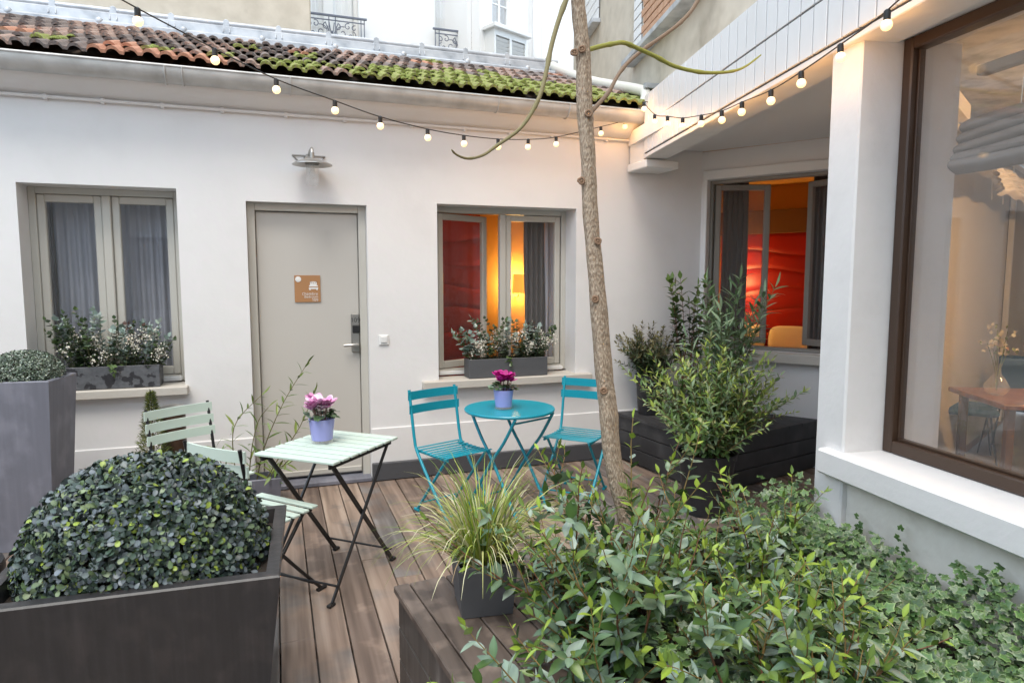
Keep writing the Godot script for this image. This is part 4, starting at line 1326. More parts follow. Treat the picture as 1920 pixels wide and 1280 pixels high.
func folding_chair(called: String, label: String, cat_group: String, at_: Vector3, turn: float, wood: bool, m: Material, fm: Material) -> Node3D:
	# front is +z; each side has two crossing legs, one of them running up into the back
	var t := thing(called, label, "chair", at_, turn, cat_group)
	var hw := 0.185
	for s in [-1.0, 1.0]:
		var b := MB.new()
		var x: float = s * hw
		var path := smooth_path([Vector3(x, 0.012, 0.225), Vector3(x, 0.22, 0.03), Vector3(x, 0.42, -0.14), Vector3(x, 0.5, -0.175), Vector3(x, 0.66, -0.205), Vector3(x, 0.83, -0.235)], 5)
		if wood: b.tube(path, 0.009, 8)
		else: b.tube(path, 0.0105, 8)
		part(t, "back_leg", b.mesh(), fm)
		b = MB.new()
		var x2: float = s * (hw - 0.03)
		b.tube([Vector3(x2, 0.012, -0.2), Vector3(x2, 0.435, 0.16)], 0.0095, 8)
		part(t, "front_leg", b.mesh(), fm)
		b = MB.new()
		b.tube([Vector3(x, 0.008, 0.2), Vector3(x, 0.01, 0.255)], 0.011, 8)
		b.tube([Vector3(x2, 0.009, -0.175), Vector3(x2, 0.009, -0.23)], 0.011, 8)
		part(t, "foot", b.mesh(), M.black_plastic if wood else fm)
		b = MB.new()
		b.bar(Vector3(s * (hw - 0.015), 0.43, -0.17), Vector3(s * (hw - 0.015), 0.43, 0.19), 0.012, 0.018, 0.002)
		part(t, "seat_rail", b.mesh(), fm)
	for q in [[0.06, 0.17, hw], [0.07, -0.15, hw - 0.03]]:
		var b := MB.new()
		b.tube([Vector3(-q[2], q[0], q[1]), Vector3(q[2], q[0], q[1])], 0.006, 8)
		part(t, "stretcher", b.mesh(), fm)
	var n := 7 if wood else 9
	for k in n:
		var b := MB.new()
		var z := lerpf(-0.165, 0.185, k / (n - 1.0))
		var y := 0.447 - 0.012 * sin(PI * k / (n - 1.0))
		b.box(Transform3D(Basis(), Vector3(0, y, z)), Vector3(2 * hw + (0.03 if wood else 0.0), 0.013 if wood else 0.006, 0.042 if wood else 0.021), 0.003)
		part(t, "seat_slat", b.mesh(), m)
	var ys := [0.655, 0.725, 0.795] if wood else [0.7, 0.79]
	for y in ys:
		var b := MB.new()
		var rows := []
		var hh := 0.026 if wood else 0.029
		var th := 0.011 if wood else 0.005
		for ring in [[-hh, -th / 2], [hh, -th / 2], [hh, th / 2], [-hh, th / 2]]:
			var p := PackedVector3Array()
			for j in 13:
				var f := j / 12.0 * 2 - 1
				p.append(Vector3(f * (hw + 0.018), y + ring[0], -0.22 - (y - 0.72) * 0.17 - 0.022 * (1 - f * f) + 0.012 + ring[1]))
			rows.append(p)
		for e in 4:
			b.grid([rows[e], rows[(e + 1) % 4]], false, true)
		for j in [0, 12]: b.quad_out(rows[0][j], rows[1][j], rows[2][j], rows[3][j], Vector3(-1 if j == 0 else 1, 0, 0))
		part(t, "back_slat", b.mesh(), m)
	return t

func furniture() -> void:
	# mint table
	var turn := -deg_to_rad(41.5)                    # slats run along local x
	var t := thing("folding_table", "mint slatted folding table with black crossed legs", "table", Vector3(0.24, 0, 1.615), turn)
	var L := 0.48
	var Wd := 0.585
	for k in 8:
		part(t, "table_slat", boxm(Vector3(L, 0.014, Wd / 8 - 0.017), 0.003), M.mint_paint, at(Vector3(0, 0.704, -Wd / 2 + Wd / 8 * (k + 0.5))))
	for s in [-1.0, 1.0]:
		var x: float = s * (L / 2 - 0.035)
		var b := MB.new()
		b.bar(Vector3(x, 0.684, -Wd / 2 + 0.03), Vector3(x, 0.684, Wd / 2 - 0.02), 0.014, 0.026, 0.002)
		part(t, "apron", b.mesh(), M.black_steel)
		for q in [1.0, -1.0]:
			b = MB.new()
			var x2: float = x - s * (0.014 if q > 0 else 0.0)
			b.bar(Vector3(x2, 0.68, q * (Wd / 2 - 0.06)), Vector3(x2, 0.012, -q * (Wd / 2 - 0.015)), 0.024 if q > 0 else 0.016, 0.012, 0.002, Vector3.RIGHT)
			part(t, "leg", b.mesh(), M.black_steel)
			b = MB.new()
			b.bar(Vector3(x2, 0.008, -q * (Wd / 2 - 0.03)), Vector3(x2, 0.008, -q * (Wd / 2 + 0.015)), 0.026, 0.015, 0.004)
			part(t, "foot", b.mesh(), M.black_plastic)
	for q in [-1.0, 1.0]:
		var b := MB.new()
		b.tube([Vector3(-L / 2 + 0.03, 0.085, q * (Wd / 2 - 0.05)), Vector3(L / 2 - 0.03, 0.085, q * (Wd / 2 - 0.05))], 0.006, 8)
		part(t, "stretcher", b.mesh(), M.black_steel)
	folding_chair("slatted_chair", "mint slatted folding chair beside the small conifer, facing the mint table", "mint folding chairs", Vector3(-0.43, 0, 1.03), atan2(0.58, 0.81), true, M.mint_paint, M.black_steel)
	folding_chair("slatted_chair", "mint slatted folding chair between boxwood planter and mint table", "mint folding chairs", Vector3(-0.12, 0, 1.78), atan2(0.74, -0.67), true, M.mint_paint, M.black_steel)
	# round teal table
	var r := thing("round_table", "round teal metal café table below the window", "table", Vector3(1.455, 0, 1.0), 0.4)
	var b := MB.new()
	b.lathe([Vector2(0.0, 0.692), Vector2(0.296, 0.692), Vector2(0.302, 0.696), Vector2(0.304, 0.706), Vector2(0.3, 0.712), Vector2(0.29, 0.7135), Vector2(0.284, 0.71), Vector2(0.0, 0.71)], 56)
	part(r, "table_top", b.mesh(), M.teal_paint)
	for s in [-1.0, 1.0]:
		for q in [-1.0, 1.0]:
			b = MB.new()
			var off: float = 0.17 if q > 0 else 0.145
			b.tube(smooth_path([Vector3(s * off, 0.69, q * 0.24), Vector3(s * off, 0.52, q * 0.13), Vector3(s * off, 0.36, 0.0), Vector3(s * off, 0.012, -q * 0.24)]), 0.0105, 8)
			part(r, "leg", b.mesh(), M.teal_paint)
	for q in [-1.0, 1.0]:
		b = MB.new()
		b.tube([Vector3(-0.16, 0.07, q * 0.2), Vector3(0.16, 0.07, q * 0.2)], 0.0065, 8)
		part(r, "stretcher", b.mesh(), M.teal_paint)
		b = MB.new()
		b.tube([Vector3(-0.17, 0.66, q * 0.225), Vector3(0.17, 0.66, q * 0.225)], 0.0065, 8)
		part(r, "stretcher", b.mesh(), M.teal_paint)
	folding_chair("metal_chair", "teal metal folding chair on the door side of the round table", "teal folding chairs", Vector3(1.08, 0, 0.92), atan2(0.36, 0.93), false, M.teal_paint, M.teal_paint)
	folding_chair("metal_chair", "teal metal folding chair behind the tree trunk, by the platform", "teal folding chairs", Vector3(2.03, 0, 0.82), atan2(-0.72, 0.69), false, M.teal_paint, M.teal_paint)

func lamps() -> void:
	# ship's lamp over the door
	var w := thing("wall_lamp", "unlit steel ship's lamp with glass jar above the door", "lamp", wall_px(585, 305, 0.15))
	var b := MB.new()
	b.lathe([Vector2(0.02, 0.03), Vector2(0.05, 0.026), Vector2(0.1, 0.008), Vector2(0.137, -0.012), Vector2(0.138, -0.016), Vector2(0.1, 0.002), Vector2(0.05, 0.018), Vector2(0.0, 0.02)], 36)
	part(w, "shade", b.mesh(), M.steel)
	b = MB.new()
	b.lathe([Vector2(0.0, -0.165), Vector2(0.02, -0.161), Vector2(0.036, -0.148), Vector2(0.043, -0.125), Vector2(0.045, -0.06), Vector2(0.045, 0.0)], 28)
	part(w, "glass_jar", b.mesh(), M.clear_glass)
	b = MB.new()
	b.lathe([Vector2(0.0, -0.1), Vector2(0.018, -0.09), Vector2(0.024, -0.07), Vector2(0.014, -0.035), Vector2(0.013, 0.0)], 16)
	part(w, "bulb", b.mesh(), M.clear_glass)
	b = MB.new()
	b.lathe([Vector2(0.05, -0.012), Vector2(0.05, 0.02), Vector2(0.018, 0.034), Vector2(0.016, 0.07)], 20)
	part(w, "socket", b.mesh(), M.dull_steel)
	b = MB.new()
	b.tube(smooth_path([Vector3(0, 0.05, 0), Vector3(0.0, 0.1, -0.02), Vector3(-0.01, 0.085, -0.08), Vector3(-0.015, 0.05, -0.135)]), 0.012, 10)
	part(w, "arm", b.mesh(), M.steel)
	b = MB.new()
	b.tube([Vector3(-0.015, 0.05, -0.149), Vector3(-0.015, 0.05, -0.1)], [0.036, 0.026], 16)
	b.tube([Vector3(-0.13, 0.07, -0.144), Vector3(0.1, 0.07, -0.144), Vector3(0.045, 0.012, -0.144), Vector3(-0.07, 0.012, -0.144), Vector3(-0.13, 0.07, -0.144)], 0.0055, 6)
	part(w, "bracket", b.mesh(), M.dull_steel)
	var sw := thing("light_switch", "white square switch on the wall beside the door", "switch", wall_px(719, 637, 0.0))
	part(sw, "plate", boxm(Vector3(0.078, 0.078, 0.012), 0.004), M.white_paint, at(Vector3(0, 0, 0.0065)))
	part(sw, "rocker", boxm(Vector3(0.05, 0.05, 0.01), 0.004), M.white_paint, at(Vector3(0, 0.004, 0.0155)))
	# string lights
	var s1 := [[258, 40], [403, 113], [518, 168], [628, 207], [713, 236], [802, 258], [870, 269], [934, 275], [990, 275], [1043, 270], [1127, 250], [1172, 237]]
	var pts := []
	for i in s1.size(): pts.append(seen(s1[i][0], s1[i][1], lerpf(2.75, 5.45, pow(i / 11.0, 0.85))))
	strand("black festoon cable with warm bulbs hung across in front of the annex wall", pts, [seen(150, -45, 2.45)], [Vector3(2.93, 2.97, 0.33)])
	var F := fascia_frame()
	var s2 := [[1208, 204], [1228, 228], [1252, 232], [1280, 236], [1315, 232], [1354, 225], [1391, 210], [1446, 189], [1503, 156], [1577, 107], [1663, 47]]
	pts = []
	for q in s2:
		var d := seen(q[0], q[1], 1.0) - EYE
		var pn := F.basis.z
		var tt := (F.origin + pn * 0.06 - EYE).dot(pn) / d.dot(pn)
		pts.append(EYE + d * tt)
	strand("black festoon cable with warm bulbs strung along the white tiled fascia", pts, [Vector3(2.93, 2.97, 0.33)], [pts[-1] + (pts[-1] - pts[-2]) * 1.0 + Vector3(0, 0.1, 0)])

func strand(label: String, pts: Array, before: Array, after: Array) -> void:
	var t := thing("string_lights", label, "string lights")
	var line := before.duplicate()
	for p in pts: line.append(p + Vector3(0, 0.052, 0))
	line.append_array(after)
	var b := MB.new()
	b.tube(smooth_path(line, 5), 0.0032, 6)
	part(t, "cable", b.mesh(), M.black_plastic)
	var sock := MB.new()
	sock.lathe([Vector2(0.0095, 0.016), Vector2(0.0125, 0.02), Vector2(0.0125, 0.05), Vector2(0.006, 0.056), Vector2(0.0, 0.057)], 12)
	var sm := sock.mesh()
	var bl := MB.new()
	var prof := []
	for i in 13: prof.append(Vector2(0.0205 * sin(PI * 0.84 * i / 12.0), -0.0205 * cos(PI * 0.84 * i / 12.0)))
	bl.lathe(prof, 24)
	var bm := bl.mesh()
	for p in pts:
		var s := part(t, "bulb", bm, M.bulb_lit, Transform3D(Basis(Vector3.UP, rnd(0, 6)).rotated(Vector3.RIGHT, rnd(-0.1, 0.1)), p))
		part(s, "socket", sm, M.black_plastic)
		omni(t, p, 0.008, Color(1.0, 0.72, 0.4), 0.02)

# ---------------------------------------------------------------- plants
var T := {}

func leaf_template(widths: Array, fold: float, droop: float, rib := Color(1.25, 1.25, 1.15), rim := Color(1, 1, 1)) -> Dictionary:   # one unit long, along z; widths are half widths
	var rows := []
	var K := widths.size()
	for i in K:
		var u := i / (K - 1.0)
		var w: float = widths[i]
		var y := -droop * u * u
		rows.append(PackedVector3Array([Vector3(-w, y + fold * w, u), Vector3(0, y, u), Vector3(w, y + fold * w, u)]))
	var b := MB.new()
	b.grid(rows, false, true)
	var c := PackedColorArray()
	for i in K: c.append_array([rim, rib, rim])
	return {"v": b.v, "n": b.n, "c": c, "i": b.ix}

func make_templates() -> void:
	T.euc = leaf_template([0.02, 0.14, 0.2, 0.18, 0.105, 0.005], 0.25, 0.12)
	T.euc_long = leaf_template([0.012, 0.08, 0.125, 0.115, 0.06, 0.004], 0.35, 0.3)
	T.euc_broad = leaf_template([0.03, 0.2, 0.29, 0.25, 0.13, 0.006], 0.14, 0.05)
	T.round = leaf_template([0.06, 0.36, 0.46, 0.4, 0.2, 0.01], 0.18, 0.1)
	T.box = leaf_template([0.05, 0.2, 0.32, 0.34, 0.2], 0.2, 0.22, Color(1.3, 1.3, 1.2))
	T.lance = leaf_template([0.012, 0.055, 0.075, 0.068, 0.04, 0.002], 0.35, 0.18)
	T.small = leaf_template([0.03, 0.16, 0.2, 0.11, 0.01], 0.25, 0.1)
	T.needle = leaf_template([0.05, 0.06, 0.01], 0.4, 0.0)
	T.petal = leaf_template([0.1, 0.24, 0.33, 0.3, 0.12], 0.25, -0.35, Color(0.85, 0.8, 0.9))
	# ivy: five lobes, cream at the rim
	var b := MB.new()
	var ang := [-2.75, -2.2, -1.75, -1.15, -0.75, -0.35, 0.0, 0.35, 0.75, 1.15, 1.75, 2.2, 2.75]
	var rad := [0.34, 0.45, 0.36, 0.52, 0.39, 0.45, 0.64, 0.45, 0.39, 0.52, 0.36, 0.45, 0.34]
	var inner := PackedVector3Array()
	var outer := PackedVector3Array()
	for i in ang.size():
		var d := Vector3(sin(ang[i]), 0, cos(ang[i]))
		inner.append(Vector3(0, 0.02, 0.32) + d * rad[i] * 0.72 + Vector3(0, 0.03 * cos(ang[i] * 5), 0))
		outer.append(Vector3(0, -0.02, 0.32) + d * rad[i])
	var mid := PackedVector3Array()
	for i in ang.size(): mid.append(Vector3(0, 0, 0.3))
	b.grid([mid, inner, outer], false, false)
	if b.n[ang.size() + 6].y < 0:
		b = MB.new()
		b.grid([mid, inner, outer], false, true)
	var c := PackedColorArray()
	for r in 3:
		for i in ang.size(): c.append([Color(0.85, 1, 0.9), Color(0.9, 0.95, 0.85), Color(2.2, 1.9, 1.9)][r])
	T.ivy = {"v": b.v, "n": b.n, "c": c, "i": b.ix}

func one_leaf(t: Dictionary, tint: Color) -> ArrayMesh:
	var b := MB.new()
	b.put(t, Transform3D(), tint)
	return b.mesh()

# leaves: list of [template name, Transform3D, palette index]; the nearest become parts of their own, the rest one mass
func foliage(parent: Node3D, list: Array, palette: Array, m: Material, singles: int, called := "leaf") -> void:
	var inv := parent.transform
	var keyed := []
	for i in list.size(): keyed.append([(inv * list[i][1].origin).distance_to(EYE), i])
	keyed.sort_custom(func(a, b): return a[0] < b[0])
	var meshes := {}
	var rest := MB.new()
	for k in keyed.size():
		var l = list[keyed[k][1]]
		if k < singles:
			var key := "%s %d" % [l[0], l[2]]
			if not meshes.has(key): meshes[key] = one_leaf(T[l[0]], palette[l[2]])
			part(parent, called, meshes[key], m, l[1])
		else:
			var j := rnd(0.82, 1.2)
			var p: Color = palette[l[2]]
			rest.put(T[l[0]], l[1], Color(p.r * j, p.g * j, p.b * j * rnd(0.9, 1.1)))
	if rest.v.size():
		part(parent, "foliage", rest.mesh(), m).set_meta("kind", "stuff")

func leaf_xf(p: Vector3, d: Vector3, up: Vector3, L: float, wide := 1.0) -> Transform3D:
	var f := frame(d, up)
	return Transform3D(Basis(f.x * L * wide, f.y * L, f.z * L), p)

# a stem that climbs and bends; gives back its points
func grow(p: Vector3, d: Vector3, L: float, n: int, wander: float, lift: float) -> Array:
	var pts := [p]
	for i in n:
		d = (d + rdir() * wander + Vector3(0, lift, 0)).normalized()
		p += d * (L / n)
		pts.append(p)
	return pts

func taper(n: int, a: float, b: float) -> Array:
	var r := []
	for i in n: r.append(lerpf(a, b, i / maxf(1.0, n - 1.0)))
	return r

# opposite pairs of leaves along a stem
func leafy(list: Array, pts: Array, kind: String, gap: float, from: float, l0: float, l1: float, spread: float, pick: Callable, wide := 1.0) -> void:
	var total := 0.0
	for i in pts.size() - 1: total += pts[i].distance_to(pts[i + 1])
	var s := from * total
	var turn := rnd(0, TAU)
	while s < total:
		var u := s / total
		var q := s
		var i := 0
		while i < pts.size() - 2 and q > pts[i].distance_to(pts[i + 1]):
			q -= pts[i].distance_to(pts[i + 1])
			i += 1
		var t: Vector3 = (pts[i + 1] - pts[i]).normalized()
		var p: Vector3 = pts[i] + t * q
		var side := t.cross(Vector3.UP if absf(t.y) < 0.95 else Vector3.RIGHT).normalized().rotated(t, turn)
		for k in [-1.0, 1.0]:
			if rng.randf() < 0.08: continue
			var d: Vector3 = (side * k * spread + t * (0.45 + 0.5 * u) + rdir() * 0.28).normalized()
			d.y -= 0.12
			var L := lerpf(l0, l1, u) * rnd(0.75, 1.2)
			var shape: String = kind if kind != "euc" else ["euc", "euc", "euc_long", "euc_broad"][rng.randi() % 4]
			list.append([shape, leaf_xf(p, d, (t + Vector3.UP * 0.9 + rdir() * 0.45).normalized(), L, wide * rnd(0.85, 1.1)), pick.call(u)])
		turn += PI / 2 + rnd(-0.4, 0.4)
		s += gap * rnd(0.8, 1.25)
	list.append([kind, leaf_xf(pts[-1], (pts[-1] - pts[-2]).normalized(), rdir(), l1, wide), pick.call(1.0)])

const EUC := [Color(0.085, 0.15, 0.075), Color(0.135, 0.2, 0.13), Color(0.19, 0.255, 0.205), Color(0.045, 0.095, 0.02), Color(0.1, 0.16, 0.028), Color(0.22, 0.31, 0.04), Color(0.25, 0.31, 0.26)]

func eucalyptus(label: String, base: Vector3, stems: int, L0: float, L1: float, lean: Vector3, singles: int, leafL := 0.096, tip := 0.038) -> void:
	var t := thing("eucalyptus_shrub", label, "shrub", base)
	var st := MB.new()
	var list := []
	var pick := func(u: float) -> int:
		var q := rng.randf()
		if u > 0.86: return 5 if q < 0.5 else 4
		if q < 0.26: return 0
		if q < 0.46: return 1
		if q < 0.57: return 2
		if q < 0.8: return 3
		if q < 0.95: return 4
		return 6
	for s in stems:
		var an := TAU * s / stems + rnd(-0.4, 0.4)
		var tilt := rnd(0.25, 1.15)
		var d := Vector3(cos(an) * tilt, 1.0, sin(an) * tilt) + lean
		var L := rnd(L0, L1)
		var p := Vector3(rnd(-0.09, 0.09), -0.03, rnd(-0.09, 0.09))
		var pts := grow(p, d.normalized(), L, 9, 0.14, 0.0)
		st.col = [Color(0.17, 0.075, 0.04), Color(0.23, 0.1, 0.05), Color(0.2, 0.14, 0.05)][s % 3]
		st.tube(pts, taper(pts.size(), 0.0052, 0.0014), 6, false)
		leafy(list, pts, "euc", 0.036, 0.18, leafL, tip, 1.0, pick)
		for k in rng.randi_range(2, 4):
			var i := rng.randi_range(2, 7)
			var dd: Vector3 = ((pts[i + 1] - pts[i]).normalized() + rdir() * 0.9 + Vector3(0, 0.15, 0)).normalized()
			var b := grow(pts[i], dd, rnd(0.12, 0.26), 5, 0.15, 0.05)
			st.col = Color(0.24, 0.15, 0.05)
			st.tube(b, taper(b.size(), 0.0026, 0.001), 5, false)
			leafy(list, b, "euc", 0.03, 0.1, leafL * 0.85, tip, 1.0, pick)
	part(t, "stems", st.mesh(), M.stem)
	foliage(t, list, EUC, M.leaf, singles)

func shrubs() -> void:
	eucalyptus("grey green eucalyptus shrub growing beside the tree trunk", Vector3(1.1, 0.34, 3.16), 18, 0.45, 0.8, Vector3(-0.2, 0.1, 0), 280)
	eucalyptus("eucalyptus shrub with red stems overhanging the bench ledge by the grass pot", Vector3(0.98, 0.34, 3.42), 19, 0.42, 0.7, Vector3(-0.32, 0.0, 0.0), 280)
	eucalyptus("eucalyptus shrub with yellow shoots between tree trunk and ivy", Vector3(1.55, 0.34, 3.28), 14, 0.28, 0.46, Vector3(0.05, 0, -0.1), 260)
	eucalyptus("low blue green eucalyptus shrub spreading over the ivy", Vector3(1.5, 0.34, 3.62), 16, 0.32, 0.5, Vector3(0.1, -0.2, 0.1), 280)
	eucalyptus("eucalyptus shrub with one tall yellow green shoot near the pillar", Vector3(1.86, 0.34, 3.06), 6, 0.3, 0.5, Vector3(-0.05, 0.2, -0.05), 160, 0.065)
	eucalyptus("eucalyptus shrub drooping at the front of the raised bed", Vector3(1.22, 0.34, 3.88), 15, 0.3, 0.5, Vector3(-0.1, -0.2, 0.0), 240)
	# ivy over the soil and up the wall foot
	var iv := Node3D.new()
	iv.name = "ivy_ground_cover"
	add_child(iv)
	tag(iv, "variegated ivy covering the soil along the picture window wall", "ivy")
	iv.set_meta("kind", "stuff")
	var b := MB.new()
	var pal := [Color(0.065, 0.12, 0.04), Color(0.095, 0.165, 0.055), Color(0.12, 0.165, 0.095), Color(0.035, 0.075, 0.022)]
	var W := facade_frame()
	for k in 6500:
		var u := rng.randf()
		var z := rnd(2.72, 4.3)
		var xr: float = 2.322 - 0.1205 * (z - 2.785) / 0.9927 - 0.0
		var x := lerpf(0.98, xr, pow(u, 0.75))
		var near := clampf(1.0 - (xr - x) / 0.5, 0, 1)
		var bump := 0.05 * sin(x * 9 + z * 5) + 0.04 * sin(z * 13 - x * 4)
		var y := 0.36 + rnd(0.0, 0.12) + near * 0.06 * rng.randf() + bump + 0.06
		if z < 2.85 and x > 1.5: y += 0.05 * rng.randf()
		var up := (Vector3(0, 1, 0) + Vector3(-0.35, 0, 0.25) + rdir() * 0.55).normalized()
		var d := rdir()
		d = (d - up * d.dot(up)).normalized()
		var p: Color = pal[rng.randi() % 4]
		var j := rnd(0.75, 1.25)
		b.put(T.ivy, leaf_xf(Vector3(minf(x, xr - 0.03), y, z), d, up, rnd(0.02, 0.044)), Color(p.r * j, p.g * j, p.b * j))
	for s in 9:                                      # shoots climbing the wall foot
		var x := rnd(0.25, 1.5)
		var q := W * Vector3(x, 0.42, -0.005)
		var top := rnd(0.08, 0.2)
		for k in 9:
			var d := (Vector3(0, rnd(-0.3, 0.8), 0) + W.basis.x * rnd(-1, 1)).normalized()
			b.put(T.ivy, leaf_xf(q + Vector3(0, top * k / 8.0, 0) + W.basis.x * rnd(-0.02, 0.02) + W.basis.z * rnd(0.01, 0.03), d, W.basis.z + rdir() * 0.4, rnd(0.025, 0.045)), pal[rng.randi() % 4])
	part(iv, "ivy_leaves", b.mesh(), M.leaf).set_meta("kind", "stuff")

func dome_leaves(list: Array, count: int, half: Vector3, square: float, kind: String, l0: float, l1: float, pick: Callable) -> void:   # leaves over a clipped dome
	for k in count:
		var n := rdir()
		n.y = absf(n.y)
		var e := Vector3(signf(n.x) * pow(absf(n.x), square), pow(n.y, square), signf(n.z) * pow(absf(n.z), square))
		var p := Vector3(e.x * half.x, e.y * half.y, e.z * half.z) * (1.03 - 0.3 * pow(rng.randf(), 2.2))
		var out := Vector3(n.x / half.x, n.y / half.y, n.z / half.z).normalized()
		var tang := rdir()
		tang = (tang - out * tang.dot(out)).normalized()
		var d := (out * rnd(0.15, 0.9) + tang * rnd(0.4, 1.0) + Vector3(0, 0.2, 0)).normalized()
		list.append([kind, leaf_xf(p, d, (out + rdir() * 0.5).normalized(), rnd(l0, l1), rnd(0.9, 1.15)), pick.call(0.0)])

func twigs(b: MB, count: int, half: Vector3, y: float) -> void:
	b.col = Color(0.075, 0.055, 0.035)
	for k in count:
		var n := rdir()
		n.y = absf(n.y)
		var e := Vector3(n.x * half.x, n.y * half.y, n.z * half.z)
		b.tube(smooth_path([Vector3(e.x * 0.1, y - 0.02, e.z * 0.1), Vector3(e.x * 0.5, y + e.y * 0.35, e.z * 0.5), e + Vector3(0, y, 0)], 2), 0.0022, 4, false)

func tapered_planter(t: Node3D, w: float, dp: float, h: float, inset: float, rim: float, m: Material) -> void:
	var b := MB.new()
	var C := func(x: float, z: float, y: float, k: float) -> Vector3: return Vector3(x * (w / 2 - k), y, z * (dp / 2 - k))
	var cs := [[-1, -1], [1, -1], [1, 1], [-1, 1]]
	for e in 4:
		var p = cs[e]
		var q = cs[(e + 1) % 4]
		var out := Vector3(p[0] + q[0], 0, p[1] + q[1])
		var bv := 0.006
		b.quad_out(C.call(p[0], p[1], 0.003, inset), C.call(q[0], q[1], 0.003, inset), C.call(q[0], q[1], h - bv, 0.0), C.call(p[0], p[1], h - bv, 0.0), out)
		b.quad_out(C.call(p[0], p[1], h - bv, 0.0), C.call(q[0], q[1], h - bv, 0.0), C.call(q[0], q[1], h, bv), C.call(p[0], p[1], h, bv), out + Vector3.UP)
		b.quad_out(C.call(p[0], p[1], h, bv), C.call(q[0], q[1], h, bv), C.call(q[0], q[1], h, rim - 0.004), C.call(p[0], p[1], h, rim - 0.004), Vector3.UP)
		b.quad_out(C.call(p[0], p[1], h, rim - 0.004), C.call(q[0], q[1], h, rim - 0.004), C.call(q[0], q[1], h - 0.09, rim), C.call(p[0], p[1], h - 0.09, rim), -out)
	b.quad_out(C.call(-1, -1, 0.003, inset), C.call(1, -1, 0.003, inset), C.call(1, 1, 0.003, inset), C.call(-1, 1, 0.003, inset), Vector3.DOWN)
	part(t, "planter_box", b.mesh(), m)
	part(t, "soil", boxm(Vector3(w - 2 * rim, 0.02, dp - 2 * rim)), M.soil, at(Vector3(0, h - 0.07, 0)))

func round_pot(t: Node3D, r0: float, r1: float, h: float, m: Material, lip := 0.008) -> void:
	var b := MB.new()
	b.lathe([Vector2(0.0, 0.003), Vector2(r0, 0.003), Vector2(lerpf(r0, r1, 0.88), h * 0.88), Vector2(lerpf(r0, r1, 0.88) + lip, h * 0.885), Vector2(r1 + lip, h), Vector2(r1 - 0.004, h), Vector2(r1 - 0.012, h - 0.05)], 36)
	part(t, "pot", b.mesh(), m)
	b = MB.new()
	b.lathe([Vector2(r1 - 0.011, h - 0.04), Vector2(0.0, h - 0.034)], 28)
	part(t, "soil", b.mesh(), M.soil)

const BOX := [Color(0.034, 0.058, 0.042), Color(0.06, 0.088, 0.082), Color(0.12, 0.145, 0.165), Color(0.085, 0.13, 0.062), Color(0.22, 0.29, 0.05), Color(0.018, 0.028, 0.026), Color(0.16, 0.21, 0.12)]

